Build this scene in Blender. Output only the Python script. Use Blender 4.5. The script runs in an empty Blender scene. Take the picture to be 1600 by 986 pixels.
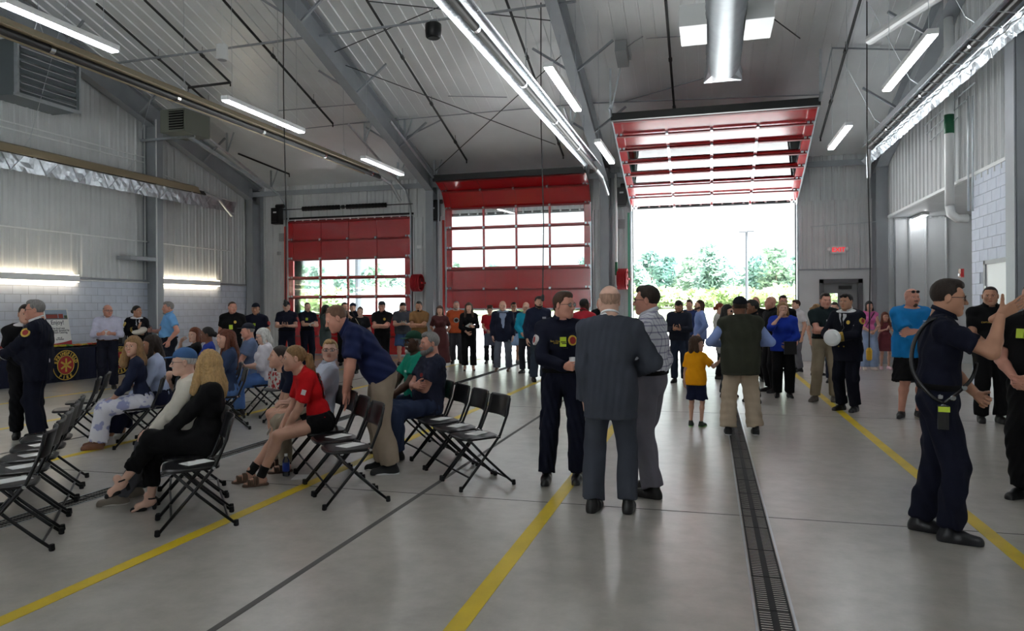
import bpy, math, random, time
import numpy as np
from mathutils import Vector, Matrix
T0 = time.time()
C = bpy.context.scene.collection
R = math.radians

# ---------------------------------------------------------------- camera, sky, sun, exposure
F_PX, YAW, ROLL, PY0, CAMZ = 1125.0, 0.2684, 0.0063, 478.1, 1.65
SA, CA = math.sin(YAW), math.cos(YAW)
cam_d = bpy.data.cameras.new('camera')
cam = bpy.data.objects.new('camera', cam_d); C.objects.link(cam)
_r, _u, _f = Vector((CA, SA, 0)), Vector((0, 0, 1)), Vector((-SA, CA, 0))
_cr, _sr = math.cos(ROLL), math.sin(ROLL)
_x, _y = _r*_cr - _u*_sr, _r*_sr + _u*_cr
cam.matrix_world = Matrix(((_x.x, _y.x, -_f.x, 0), (_x.y, _y.y, -_f.y, 0), (_x.z, _y.z, -_f.z, CAMZ), (0, 0, 0, 1)))
cam_d.sensor_width = 36; cam_d.lens = F_PX / 1600 * 36; cam_d.shift_y = (PY0 - 493) / 1600
cam_d.clip_start = 0.05; cam_d.clip_end = 2000
bpy.context.scene.camera = cam

w = bpy.data.worlds.new('overcast_sky'); bpy.context.scene.world = w
w.use_nodes = True
wn, wl = w.node_tree.nodes, w.node_tree.links
bg = wn['Background']; bg.inputs['Color'].default_value = (0.90, 0.96, 1.0, 1)
bg.inputs['Strength'].default_value = 0.75

sun_d = bpy.data.lights.new('sun', 'SUN'); sun = bpy.data.objects.new('sun', sun_d); C.objects.link(sun)
sun_d.energy = 22.0; sun_d.angle = R(20); sun_d.color = (.94, .975, 1.0)
sun.rotation_euler = (R(38), 0, R(80))          # hazy sun high to one side of the building

vs = bpy.context.scene.view_settings
vs.view_transform = 'Standard'; vs.look = 'None'; vs.gamma = 1; vs.exposure = 1.55; vs.use_curve_mapping = False
bpy.context.scene.cycles.max_bounces = 10
bpy.context.scene.cycles.diffuse_bounces = 5
bpy.context.scene.cycles.transparent_max_bounces = 24
bpy.context.scene.cycles.sample_clamp_indirect = 12

# ---------------------------------------------------------------- helpers
def lin(c):
    return tuple((v / 12.92 if v <= .04045 else ((v + .055) / 1.055) ** 2.4) for v in [x / 255 for x in c])

MATS = {}
def mat(name, rgb, rough=.6, metal=0.0, spec=.5, noise=0.0, nscale=8.0, bump=0.0, bscale=60.0, emit=0.0, coat=0.0, stretch=None, coat_ior=1.5):
    if name in MATS: return MATS[name]
    m = bpy.data.materials.new(name); m.use_nodes = True
    n, l = m.node_tree.nodes, m.node_tree.links
    b = n['Principled BSDF']; c = lin(rgb)
    b.inputs['Base Color'].default_value = (*c, 1); b.inputs['Roughness'].default_value = rough
    b.inputs['Metallic'].default_value = metal; b.inputs['Specular IOR Level'].default_value = spec
    if coat: b.inputs['Coat Weight'].default_value = coat; b.inputs['Coat Roughness'].default_value = .15; b.inputs['Coat IOR'].default_value = coat_ior
    if emit:
        b.inputs['Emission Color'].default_value = (*c, 1); b.inputs['Emission Strength'].default_value = emit
    if noise or bump:
        tc = n.new('ShaderNodeTexCoord'); src = tc.outputs['Object']
        if stretch:
            mp = n.new('ShaderNodeMapping'); mp.inputs['Scale'].default_value = stretch
            l.new(src, mp.inputs['Vector']); src = mp.outputs['Vector']
    if noise:
        t = n.new('ShaderNodeTexNoise'); t.inputs['Scale'].default_value = nscale; t.inputs['Detail'].default_value = 6
        l.new(src, t.inputs['Vector'])
        rp = n.new('ShaderNodeValToRGB')
        rp.color_ramp.elements[0].position = .3; rp.color_ramp.elements[1].position = .7
        rp.color_ramp.elements[0].color = (*[v * (1 - noise) for v in c], 1)
        rp.color_ramp.elements[1].color = (*[min(1, v * (1 + noise)) for v in c], 1)
        l.new(t.outputs['Fac'], rp.inputs['Fac']); l.new(rp.outputs['Color'], b.inputs['Base Color'])
    if bump:
        t2 = n.new('ShaderNodeTexNoise'); t2.inputs['Scale'].default_value = bscale; t2.inputs['Detail'].default_value = 4
        l.new(src, t2.inputs['Vector'])
        bp = n.new('ShaderNodeBump'); bp.inputs['Strength'].default_value = bump; bp.inputs['Distance'].default_value = .01
        l.new(t2.outputs['Fac'], bp.inputs['Height']); l.new(bp.outputs['Normal'], b.inputs['Normal'])
    MATS[name] = m
    return m

def cloth(rgb, rough=.9, noise=.12):
    return mat('cloth_%d_%d_%d' % rgb, rgb, rough, 0, .2, noise, 5, .35, 260)

def mesh_obj(name, verts, faces, m=None, parent=None, smooth=False, loc=None):
    me = bpy.data.meshes.new(name); me.from_pydata(verts, [], faces)
    if m:
        for x in (m if isinstance(m, (list, tuple)) else [m]): me.materials.append(x)
    if smooth: me.polygons.foreach_set('use_smooth', [True] * len(me.polygons))
    o = bpy.data.objects.new(name, me); C.objects.link(o)
    if parent: o.parent = parent
    if loc is not None: o.location = loc
    return o

def np_obj(name, V, F, m=None, parent=None, mi=None):
    """V (n,3), F (k,4) numpy, smooth shaded; triangles repeat their last index as -1"""
    me = bpy.data.meshes.new(name)
    me.vertices.add(len(V)); me.vertices.foreach_set('co', np.ascontiguousarray(V, dtype=np.float32).ravel())
    k = len(F); me.loops.add(k * 4); me.polygons.add(k)
    me.loops.foreach_set('vertex_index', np.ascontiguousarray(F, dtype=np.int32).ravel())
    me.polygons.foreach_set('loop_start', np.arange(0, 4 * k, 4, dtype=np.int32))
    me.polygons.foreach_set('use_smooth', np.ones(k, dtype=bool))
    if m:
        for x in (m if isinstance(m, (list, tuple)) else [m]): me.materials.append(x)
    if mi is not None: me.polygons.foreach_set('material_index', np.ascontiguousarray(mi, dtype=np.int32))
    me.update(calc_edges=True); me.validate()
    o = bpy.data.objects.new(name, me); C.objects.link(o)
    if parent: o.parent = parent
    return o

class MB:
    """collects boxes, tubes and lathes into one mesh"""
    def __init__(s): s.v = []; s.f = []; s.cuts = []
    def cut(s): s.cuts.append((len(s.v), len(s.f)))
    def add(s, vs_, fs_):
        k = len(s.v); s.v += [tuple(v) for v in vs_]; s.f += [tuple(i + k for i in f) for f in fs_]; return s
    def box(s, c, d, M=None):
        x, y, z = d[0] / 2, d[1] / 2, d[2] / 2; s.cut()
        p = [Vector(q) for q in ((-x,-y,-z),(x,-y,-z),(x,y,-z),(-x,y,-z),(-x,-y,z),(x,-y,z),(x,y,z),(-x,y,z))]
        if M is not None: p = [M @ q for q in p]
        c = Vector(c)
        return s.add([q + c for q in p], [(0,3,2,1),(4,5,6,7),(0,1,5,4),(1,2,6,5),(2,3,7,6),(3,0,4,7)])
    def bx(s, x0, x1, y0, y1, z0, z1):
        return s.box(((x0+x1)/2, (y0+y1)/2, (z0+z1)/2), (abs(x1-x0), abs(y1-y0), abs(z1-z0)))
    def bar(s, a, b, wd, ht, up=(0,0,1)):
        a, b = Vector(a), Vector(b); d = (b - a); L = d.length; d.normalize(); u = Vector(up)
        if abs(d.dot(u)) > .98: u = Vector((1, 0, 0))
        sx = d.cross(u).normalized(); u = sx.cross(d)
        return s.box((a + b) / 2, (wd, L, ht), Matrix((sx, d, u)).transposed())
    def tube(s, pts, r, n=8, caps=True):
        s.cut(); pts = [Vector(p) for p in pts]; rings = []; prev = None
        rr = r if isinstance(r, (list, tuple)) else [r] * len(pts)
        for i, p in enumerate(pts):
            d = (pts[min(i+1, len(pts)-1)] - pts[max(i-1, 0)]).normalized()
            if prev is None:
                u = Vector((0,0,1)) if abs(d.z) < .9 else Vector((1,0,0))
            else: u = prev
            u = (u - d * u.dot(d)).normalized(); prev = u; v = d.cross(u)
            rings.append([p + (u * math.cos(t) + v * math.sin(t)) * rr[i] for t in [2*math.pi*k/n for k in range(n)]])
        k = len(s.v); s.v += [tuple(q) for rg in rings for q in rg]
        for i in range(len(rings) - 1):
            for j in range(n):
                a = k + i*n + j; b = k + i*n + (j+1) % n
                s.f.append((a, b, b + n, a + n))
        if caps:
            s.f.append(tuple(k + j for j in reversed(range(n)))); s.f.append(tuple(k + (len(rings)-1)*n + j for j in range(n)))
        return s
    def lathe(s, prof, n=16, c=(0,0,0), M=None):
        s.cut(); k = len(s.v); c = Vector(c)
        for r, z in prof:
            for j in range(n):
                q = Vector((r*math.cos(2*math.pi*j/n), r*math.sin(2*math.pi*j/n), z))
                if M is not None: q = M @ q
                s.v.append(tuple(q + c))
        for i in range(len(prof) - 1):
            for j in range(n):
                a = k+i*n+j; b = k+i*n+(j+1) % n
                s.f.append((a, b, b+n, a+n))
        s.f.append(tuple(k+j for j in reversed(range(n)))); s.f.append(tuple(k+(len(prof)-1)*n+j for j in range(n)))
        return s
    def prism(s, poly, y0, y1):            # polygon in x,z extruded along y
        n = len(poly); k = len(s.v)
        s.v += [(x, y0, z) for x, z in poly] + [(x, y1, z) for x, z in poly]
        s.f.append(tuple(k+i for i in range(n))); s.f.append(tuple(k+n+i for i in reversed(range(n))))
        for i in range(n):
            j = (i+1) % n; s.f.append((k+i, k+n+i, k+n+j, k+j))
        return s
    def split(s, name, m=None, parent=None, smooth=False):
        """one object per box, tube or lathe"""
        e = s.cuts + [(len(s.v), len(s.f))]
        for (va, fa), (vb, fb) in zip(e, e[1:]):
            mesh_obj(name, s.v[va:vb], [tuple(i - va for i in f) for f in s.f[fa:fb]], m, parent, smooth)
    def build(s, name, m=None, parent=None, smooth=False, loc=None):
        o = mesh_obj(name, s.v, s.f, m, parent, smooth, loc)
        return o

def tag(o, label=None, cat=None, group=None, kind=None):
    if label: o['label'] = label
    if cat: o['category'] = cat
    if group: o['group'] = group
    if kind: o['kind'] = kind
    return o
def empty(name, loc, rz=0.0):
    o = bpy.data.objects.new(name, None); C.objects.link(o); o.location = loc; o.rotation_euler = (0, 0, rz); o.empty_display_size = .1
    return o
def struct(o, label=None):
    o['kind'] = 'structure'
    if label: o['label'] = label
    return o
KIDS = {}
def copy_tree(o, parent=None):
    c = o.copy(); C.objects.link(c)
    if parent: c.parent = parent
    for ch in list(o.children): copy_tree(ch, c)
    return c
def text_mesh(name, body, size, m, parent=None, depth=.002, align='CENTER', width=None, rot=None, loc=None, font_bold=0):
    cu = bpy.data.curves.new(name, 'FONT'); cu.body = body; cu.size = size; cu.align_x = align; cu.extrude = depth; cu.offset = font_bold
    t = bpy.data.objects.new(name, cu); C.objects.link(t)
    dg = bpy.context.evaluated_depsgraph_get(); me = bpy.data.meshes.new_from_object(t.evaluated_get(dg))
    bpy.data.objects.remove(t); me.materials.clear(); me.materials.append(m)
    o = bpy.data.objects.new(name, me); C.objects.link(o)
    if parent: o.parent = parent
    if rot: o.rotation_euler = rot
    if loc: o.location = loc
    return o

# survey helpers: sight lines measured in the photograph met with a real plane of the building
def ray(px, py):
    u0, v0 = px - 800, py - PY0
    u, v = _cr*u0 - _sr*v0, _sr*u0 + _cr*v0
    return _f + _r*(u/F_PX) - _u*(v/F_PX)
CAM = Vector((0, 0, CAMZ))
def depth(px, py, z): return CAM + ray(px, py) * z
def g(px, py, Z=0.0):
    r = ray(px, py); return CAM + r * ((Z - CAMZ) / r.z)
def gz(px, z):
    p = depth(px, 478, z); return Vector((p.x, p.y, 0))
YW, EAVE, XL, XR, SL = 22.3, 5.93, -15.6, 4.75, .32
RIDGE, YB = 7.0, -8.3
def roof(y): return EAVE + (YW - y) * SL if y >= RIDGE else EAVE + (y - YB) * SL
def ceil(px, py, drop=.05):
    r = ray(px, py); t = (EAVE - drop + YW * SL - CAMZ) / (r.z + r.y * SL); return CAM + r * t
def onY(px, py, y): r = ray(px, py); return CAM + r * (y / r.y)
def onX(px, py, x): r = ray(px, py); return CAM + r * (x / r.x)
def onZ(px, py, z): return g(px, py, z)

# ---------------------------------------------------------------- materials
M_wall = mat('painted_steel_panel', (204, 207, 208), .5, 0, .4, .06, 1.5)
M_ceil = mat('ceiling_liner', (226, 229, 230), .33, .25, .5, .05, 1.2)
M_cmu = mat('painted_block', (206, 213, 226), .7, 0, .3, .05, 3, .25, 40)
M_joint = mat('mortar', (170, 176, 186), .9)
M_steel = mat('grey_primer_steel', (150, 155, 160), .5, .1, .4, .08, 2)
M_galv = mat('galvanised', (190, 196, 200), .32, .85, .5, .1, 6)
M_alu = mat('bright_aluminium', (215, 220, 226), .22, .95, .5, .1, 9, .3, 14)
M_black = mat('black_paint', (16, 16, 18), .45)
M_pipe = mat('black_pipe', (22, 22, 24), .5)
M_rubber = mat('rubber', (14, 14, 15), .85)
M_white = mat('white_enamel', (226, 228, 228), .4)
M_red = mat('red_door_paint', (186, 14, 22), .22, 0, .6, .05, 2, 0, 60, 0, 1.0, None, 1.75)
M_dred = mat('dark_red_strut', (128, 10, 16), .4)
M_led = mat('led_diffuser', (250, 252, 255), .5, 0, .5, 0, 8, 0, 60, 11)
M_yel = mat('yellow_floor_paint', (212, 182, 28), .4, 0, .4, .12, 3)
M_iron = mat('drain_iron', (24, 25, 27), .6, .2, .3)
M_ch = mat('chrome', (210, 212, 215), .15, 1)
M_paper = mat('paper', (232, 232, 230), .8)
M_green = mat('green_label', (18, 96, 62), .5)
M_heat = mat('heater_tube', (40, 34, 30), .5, .4)
M_tan = mat('tan_reflection_and_strap', (156, 142, 116), .5, .4)  # reflections on aluminium hoods put into a tan colour; also colours a strap
def glass_mat(name, tint, ior=1.45):
    m = bpy.data.materials.new(name); m.use_nodes = True; n, l = m.node_tree.nodes, m.node_tree.links; n.clear()
    o = n.new('ShaderNodeOutputMaterial'); mx = n.new('ShaderNodeMixShader'); t = n.new('ShaderNodeBsdfTransparent'); gs = n.new('ShaderNodeBsdfGlossy')
    t.inputs['Color'].default_value = (*tint, 1); gs.inputs['Roughness'].default_value = .02
    fr = n.new('ShaderNodeFresnel'); fr.inputs['IOR'].default_value = ior
    l.new(fr.outputs['Fac'], mx.inputs['Fac']); l.new(t.outputs[0], mx.inputs[1]); l.new(gs.outputs[0], mx.inputs[2]); l.new(mx.outputs[0], o.inputs['Surface'])
    return m
M_glass = glass_mat('window_glass', (.95, .97, .97), 1.9)
M_plastic = glass_mat('clear_plastic', (.86, .9, .93))

def floor_mat():
    m = bpy.data.materials.new('polished_concrete'); m.use_nodes = True; n, l = m.node_tree.nodes, m.node_tree.links
    b = n['Principled BSDF']; tc = n.new('ShaderNodeTexCoord')
    a = n.new('ShaderNodeTexNoise'); a.inputs['Scale'].default_value = .55; a.inputs['Detail'].default_value = 7; a.inputs['Distortion'].default_value = .6
    f = n.new('ShaderNodeTexNoise'); f.inputs['Scale'].default_value = 5; f.inputs['Detail'].default_value = 8; f.inputs['Roughness'].default_value = .65
    l.new(tc.outputs['Object'], a.inputs['Vector']); l.new(tc.outputs['Object'], f.inputs['Vector'])
    mx = n.new('ShaderNodeMix'); mx.data_type = 'FLOAT'; mx.inputs[0].default_value = .45
    l.new(a.outputs['Fac'], mx.inputs[2]); l.new(f.outputs['Fac'], mx.inputs[3])
    rp = n.new('ShaderNodeValToRGB'); e = rp.color_ramp.elements
    e[0].position = .36; e[0].color = (*lin((152, 147, 138)), 1); e[1].position = .64; e[1].color = (*lin((186, 181, 173)), 1)
    l.new(mx.outputs[0], rp.inputs['Fac']); l.new(rp.outputs['Color'], b.inputs['Base Color'])
    mr = n.new('ShaderNodeMapRange'); mr.inputs[3].default_value = .27; mr.inputs[4].default_value = .36
    l.new(a.outputs['Fac'], mr.inputs[0]); l.new(mr.outputs[0], b.inputs['Roughness'])
    b.inputs['Specular IOR Level'].default_value = .6; b.inputs['Coat Weight'].default_value = .4; b.inputs['Coat Roughness'].default_value = .24
    bp = n.new('ShaderNodeBump'); bp.inputs['Strength'].default_value = .12; bp.inputs['Distance'].default_value = .01
    l.new(f.outputs['Fac'], bp.inputs['Height']); l.new(bp.outputs['Normal'], b.inputs['Normal'])
    return m
M_floor = floor_mat()

# ---------------------------------------------------------------- the building shell
floor = MB().bx(XL-.3, 8.3, YB-.3, YW+.3, -.25, 0).build('floor', M_floor); struct(floor, 'polished grey concrete floor of the bay hall')
M_seal = mat('joint_sealant', (84, 82, 80), .7)
for x0 in (g(330,986).x, -7.8):
    MB().bx(x0-.022, x0+.022, YB, YW, -.01, .0015).build('control_joint', M_seal, floor)
for y0 in (g(1210,809).y, 11.4, 17.2):
    MB().bx(XL, 8, y0-.006, y0+.006, -.01, .0012).build('control_joint', M_seal, floor)
for x0 in [sum(g(*q).x for q in L)/len(L) for L in ([(1600,880),(1420,730)], [(712,986),(885,760)], [(0,972),(480,757)], [(130,707),(222,686),(380,648)], [(0,670),(140,647)])] + [-11.9]:
    MB().bx(x0-.055, x0+.055, -3, YW-.9, -.01, .002).build('painted_stripe', M_yel, floor)
def trench(x0, y0, y1, nm_label):
    t = empty('trench_drain', (x0, y0, 0)); struct(t, nm_label)
    fr = MB(); L = y1 - y0
    for s in (-1, 1): fr.bx(s*.1-.006, s*.1+.006, 0, L, -.03, .004)
    fr.build('frame', M_galv, t); MB().bx(-.1, .1, 0, L, -.05, -.02).build('channel', M_rubber, t)
    gm = MB()
    for s in (-.082, 0.0, .082): gm.bx(s-.006-.012*(s == 0), s+.006+.012*(s == 0), .004, .496, -.022, .003)
    for k in range(17): gm.bx(-.082, .082, .008+k*.03, .008+k*.03+.012, -.022, .002)
    first = None
    for k in range(int(L / .5)):
        if first is None:
            o = gm.build('grate', M_iron, t); first = o
        else:
            o = first.copy(); C.objects.link(o)
        o.location = (0, k*.5, 0)
trench(g(1215,986).x, 2.6, 20.9, 'iron grated trench drain running down the floor of the right bay')
trench(g(110,786).x, 1.6, 20.9, 'iron grated trench drain running under the folding chairs')

def rib_profile(x0, x1, pitch=.305, h=.036):
    """x positions and outward heights of a ribbed sheet between x0 and x1"""
    pts = [(x0, 0)]; x = x0 + .06
    while x + .09 < x1:
        pts += [(x, 0), (x+.022, h), (x+.058, h), (x+.08, 0)]
        for q in (.155, .2):
            if x + q + .03 < x1 and x + q < x + pitch - .03: pts += [(x+q, 0), (x+q+.008, h*.25), (x+q+.022, h*.25), (x+q+.03, 0)]
        x += pitch
    pts.append((x1, 0)); return pts
def ribbed(name, x0, x1, fn, parent, m, h=.036):
    """fn(x, h) -> (bottom point, top point)"""
    pr = rib_profile(x0, x1, .305, h); v = []; f = []
    for x, h in pr:
        a, b = fn(x, h); v += [a, b]
    for i in range(len(pr) - 1): f.append((2*i, 2*i+2, 2*i+3, 2*i+1))
    return mesh_obj(name, v, f, m, parent)
P = .915
# gable wall on the left
wl_ = MB()
wl_.add([(XL-.25, YB, 0), (XL-.25, YW+.25, 0), (XL-.25, YW+.25, EAVE-.1), (XL-.25, RIDGE, roof(RIDGE)), (XL-.25, YB, EAVE),
         (XL, YB, 0), (XL, YW+.25, 0), (XL, YW+.25, EAVE-.1), (XL, RIDGE, roof(RIDGE)), (XL, YB, EAVE)],
        [(0,1,2,3,4), (9,8,7,6,5), (0,5,6,1), (1,6,7,2), (2,7,8,3), (3,8,9,4), (4,9,5,0)])
wall_left = struct(wl_.build('wall_left', M_wall), 'grey gable wall of ribbed steel above painted block')
y = YW - .15
while y > 8:
    a = max(8, y - P)
    ribbed('panel', a, y, lambda q, h: ((XL+.02+h, q, 2.46), (XL+.02+h, q, roof(q)-.02)), wall_left, M_wall); y = a
MB().bx(XL, XL+.07, YB, YW, 2.42, 2.46).build('ledge_trim', M_steel, wall_left)
blk = MB().bx(-.022, .022, -.195, .195, -.0945, .0945)
# soften the block's face edge
b0 = None
for r_ in range(12):
    yy = YW - .1 - (.2 if r_ % 2 else 0)
    while yy > 12.4:
        if b0 is None: o = b0 = blk.build('block', M_cmu, wall_left)
        else:
            o = b0.copy(); C.objects.link(o)
        o.location = (XL+.022, yy-.2, .1+r_*.2); yy -= .4
MB().bx(XL, XL+.036, 8, YW, 0, 2.4).build('mortar_bed', M_joint, wall_left)
MB().bx(XL, XL+.044, 2, 12.4, 0, 2.4).build('block_infill', M_cmu, wall_left)

# end wall with three door openings
DZ = 4.62
DOORS = [(-14.17, -9.61), (-8.3, -3.58), (-2.28, 2.41)]
EX0 = onY(1285, 480, YW).x; EX1 = onY(1343, 480, YW).x; EZ = 2.28
wf = MB(); t_ = .25
gaps = [(XL, DOORS[0][0]), (DOORS[0][1], DOORS[1][0]), (DOORS[1][1], DOORS[2][0]), (DOORS[2][1], EX0), (EX1, 8.3)]
for a, b in gaps: wf.bx(a, b, YW, YW+t_, 0, DZ)
wf.bx(EX0, EX1, YW, YW+t_, EZ, DZ)
wf.bx(XL, 8.3, YW, YW+t_, DZ, EAVE)
wall_far = struct(wf.build('wall_far', M_wall), 'grey far wall holding the three red overhead doors')
def far_panels(x0, x1, z0, z1):
    x = x0
    while x < x1 - .02:
        b = min(x1, x + P)
        ribbed('panel', x, b, lambda q, h: ((q, YW-.012-h, z0), (q, YW-.012-h, z1)), wall_far, M_wall); x = b
for a, b in gaps[:3] : far_panels(a, b, 0.02, DZ)
far_panels(DOORS[2][1]+.05, 8.0, 2.66, DZ); far_panels(XL, 8.0, DZ, EAVE)
MB().bx(DOORS[2][1]+.05, 4.4, YW-.05, YW, 2.62, 2.66).build('ledge_trim', M_steel, wall_far)
MB().bx(5.0, 8, YW-.09, YW, 0, 4.0).build('alcove_lining', M_wall, wall_far)
for x in (5.35, 5.75, 6.25): MB().tube([(x, YW-.13, 0), (x, YW-.13, 4)], .035).build('conduit', M_wall, wall_far)
# black jamb seals and header plates of the doors
for a, b in DOORS:
    s = MB(); s.bx(a-.06, a, YW-.03, YW+.26, 0, DZ); s.bx(b, b+.06, YW-.03, YW+.26, 0, DZ); s.bx(a-.06, b+.06, YW-.03, YW+.26, DZ, DZ+.06)
    s.build('jamb_seal', M_rubber, wall_far)

# near wall behind the camera, with its own open bay doors
wn_ = MB()
for a, b in [(XL, -8.4), (-3.5, 8.3)]: wn_.bx(a, b, YB-.25, YB, 0, DZ)
wn_.bx(XL, 8.3, YB-.25, YB, DZ, EAVE)
struct(wn_.build('wall_near', M_wall), 'grey wall behind the viewer with one open bay')

# ceiling: two roof slopes of ribbed liner panels
cb = MB()
for ya, yb in ((RIDGE, YW+.3), (YB-.3, RIDGE)):
    za, zb = roof(ya) + (0 if ya == RIDGE else -.1), roof(yb) + (-.1 if yb > RIDGE else 0)
    cb.add([(XL-.3, ya, za+.06), (8.3, ya, za+.06), (8.3, yb, zb+.06), (XL-.3, yb, zb+.06), (XL-.3, ya, za+.3), (8.3, ya, za+.3), (8.3, yb, zb+.3), (XL-.3, yb, zb+.3)],
           [(0,3,2,1), (4,5,6,7), (0,1,5,4), (1,2,6,5), (2,3,7,6), (3,0,4,7)])
ceiling = struct(cb.build('ceiling', M_ceil), 'sloping ceiling of ribbed light grey steel liner')
x = XL
while x < 8:
    b = min(8.1, x + P)
    ribbed('panel', x, b, lambda q, h: ((q, RIDGE, roof(RIDGE)+.04-h), (q, YW, EAVE+.04-h)), ceiling, M_ceil, .06)
    ribbed('panel', x, b, lambda q, h: ((q, RIDGE, roof(RIDGE)+.04-h), (q, YB, EAVE+.04-h)), ceiling, M_ceil, .06)
    x = b

# right wall: ribbed panels over an open alcove, painted block with a door, steel column
wr = MB(); wr.bx(XR, XR+.2, 12, YW, 4.06, 10.6); wr.bx(XR, XR+.2, 12, 15.2, 0, 4.06); wr.bx(XR, XR+.2, YB, 12, 0, 11)
wr.bx(8.1, 8.3, 12, YW, 0, 4.06); wr.bx(XR+.2, 8.1, 15.0, 15.2, 0, 4.06)
wall_right = struct(wr.build('wall_right', M_wall), 'right wall of ribbed steel over painted block')
y = YW - .1
while y > 12:
    a = max(11.9, y - P)
    ribbed('panel', a, y, lambda q, h: ((XR-.02-h, q, 4.05 if q > 15.2 else 3.9), (XR-.02-h, q, roof(q)-.02)), wall_right, M_wall); y = a
MB().bx(XR-.07, XR, 12, YW, 3.99, 4.05).build('ledge_trim', M_white, wall_right)
struct(MB().bx(XR+.2, 8.1, 15.2, YW, 4.06, 4.2).build('ceiling_alcove', M_wall), 'soffit of the alcove under the mezzanine')
b1 = None
DY0, DY1 = 13.45, 14.5
for r_ in range(20):
    yy = 15.2 - (.2 if r_ % 2 else 0)
    if r_ % 2:
        hb = MB().bx(-.022, .022, -.095, .095, -.0945, .0945).build('block', M_cmu, wall_right); hb.location = (XR-.022, 15.1, .1+r_*.2)
    while yy > 12.4:
        if not (r_ < 12 and yy > DY0 - .1 and yy - .4 < DY1 + .1):
            if b1 is None: o = b1 = blk.build('block', M_cmu, wall_right)
            else: o = b1.copy(); C.objects.link(o)
            o.location = (XR-.022, yy-.2, .1+r_*.2)
        yy -= .4
MB().bx(XR-.034, XR, 12, 15.2, 0, 4).build('mortar_bed', M_joint, wall_right)
# ---------------------------------------------------------------- steel frames
def ibeam(mb, a, b, d, wd, side, tf=.02):
    """H section from a to b; d depth along side vector, wd flange width along the other"""
    a, b, side = Vector(a), Vector(b), Vector(side).normalized()
    ax = (b - a).normalized(); other = ax.cross(side).normalized()
    for s in (0, 1):
        mb.bar(a + side*d*s, b + side*d*s, wd, tf, up=side)
    mb.bar(a + side*d/2, b + side*d/2, .014, d, up=side)
def frame(x, lbl, wd=.26):
    t = empty('steel_frame', (x, YW, 0)); struct(t, lbl)
    m = MB(); ibeam(m, (0, -.02, 0), (0, -.02, EAVE-.15), .62, wd, (0, -1, 0)); m.build('column', M_steel, t)
    m = MB(); dn = Vector((0, -SL, -1)).normalized()
    d0, d1 = .66, .62
    a = Vector((0, -.1, EAVE-.08)); b = Vector((0, RIDGE-YW, roof(RIDGE)-.08))
    ibeam(m, a, b, .6, wd, dn); m.build('rafter', M_steel, t)
    m = MB()
    for k in (3.0, 5.6, 8.2, 10.8):
        p = Vector((0, -k, EAVE + k*SL - .62))
        for s in (-1, 1): m.bar(p, p + Vector((s*.95, -.18, .62)), .05, .05)
    m.split('flange_brace', M_steel, t)
    return t
frame(onY(672,400,YW-.6).x, 'grey steel column and sloping rafter between the left and middle doors')
frame(onY(945,400,YW-.6).x, 'grey steel column and sloping rafter between the middle and right doors')
frame(XL+.22, 'grey steel corner frame along the left gable wall')
frame(XR-.2, 'grey steel corner frame at the right wall', .3)
m = MB(); ibeam(m, (XL+.03, 17.15, 0), (XL+.03, 17.15, roof(17.15)-.6), .42, .3, (1, 0, 0)); struct(m.build('gable_column', M_steel), 'grey wind column standing against the left block wall')
m = MB(); ibeam(m, (XL+.03, 10.6, 0), (XL+.03, 10.6, roof(10.6)-.6), .42, .3, (1, 0, 0)); struct(m.build('gable_column', M_steel), 'nearer wind column on the left wall, at the edge of view')
m = MB(); ibeam(m, (XR, 11.75, 0), (XR, 11.75, roof(11.75)-.5), .62, .32, (-1, 0, 0)); m.bx(XR-.6, XR, 11.59, 11.62, 0, 8.5); struct(m.build('right_column', M_steel), 'large grey steel column at the right edge')
# eave struts and brace rods
m = MB(); m.bar((XL, YW-.5, EAVE-.35), (8, YW-.5, EAVE-.35), .06, .16); struct(m.build('eave_strut', M_steel), 'grey strut running along the far eave')
M_rod = mat('brace_rod', (70, 74, 76), .5, .4)
for (a, b) in [((523,81),(700,5)), ((540,102),(868,226)), ((680,267),(890,75)), ((576,2),(878,34)), ((1180,8),(1250,60))]:
    p, q = ceil(*a, .3), ceil(*b, .3)
    o = MB().tube([p, q], .013, 6).build('brace_rod', M_rod); struct(o, 'thin diagonal brace rod under the ceiling')
for (a, b, dr, r_) in [((171,100),(900,2),.35,.03), ((551,193),(900,163),.06,.016), ((435,173),(590,160),.06,.014), ((440,205),(620,185),.06,.014),
                  ((700,150),(792,152),.06,.014), ((900,162),(1280,148),.06,.018), ((970,160),(1100,122),.06,.015), ((1010,60),(1075,56),.06,.012), ((620,222),(690,187),.2,.022), ((1300,75),(1430,78),.06,.02)]:
    p, q = ceil(*a, dr), ceil(*b, dr)
    o = MB().tube([p, q], r_, 6).build('conduit', M_steel); struct(o, 'thin grey conduit strapped to the ceiling')
# black sprinkler branch pipes down the slope
for (a, b) in [((226,0),(360,129)), ((151,6),(330,164)), ((349,0),(520,193)), ((573,0),(729,250)), ((790,-2),(880,243)), ((1040,0),(1054,175)), ((1350,-20),(1282,215)), ((372,240),(452,272))]:
    p, q = ceil(*a, .22), ceil(*b, .22)
    t = empty('sprinkler_pipe', p); struct(t, 'black sprinkler branch pipe running down the ceiling slope')
    d = q - p; MB().tube([(0,0,0), d], .03, 8).build('pipe', M_pipe, t)
    c = MB()
    for k in range(1, int(d.length/2.0)+1):
        s = d.normalized()*2.0*k; c.tube([s-d.normalized()*.05, s+d.normalized()*.05], .045, 8); c.tube([s, s+Vector((0,0,.24))], .006, 5)
    c.tube([d, d+Vector((0,0,-.1))], .02, 6)
    c.split('coupling', M_pipe, t)
pts = [ceil(360,129,.3), ceil(294,137,.6), ceil(294,150,.9)]
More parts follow.
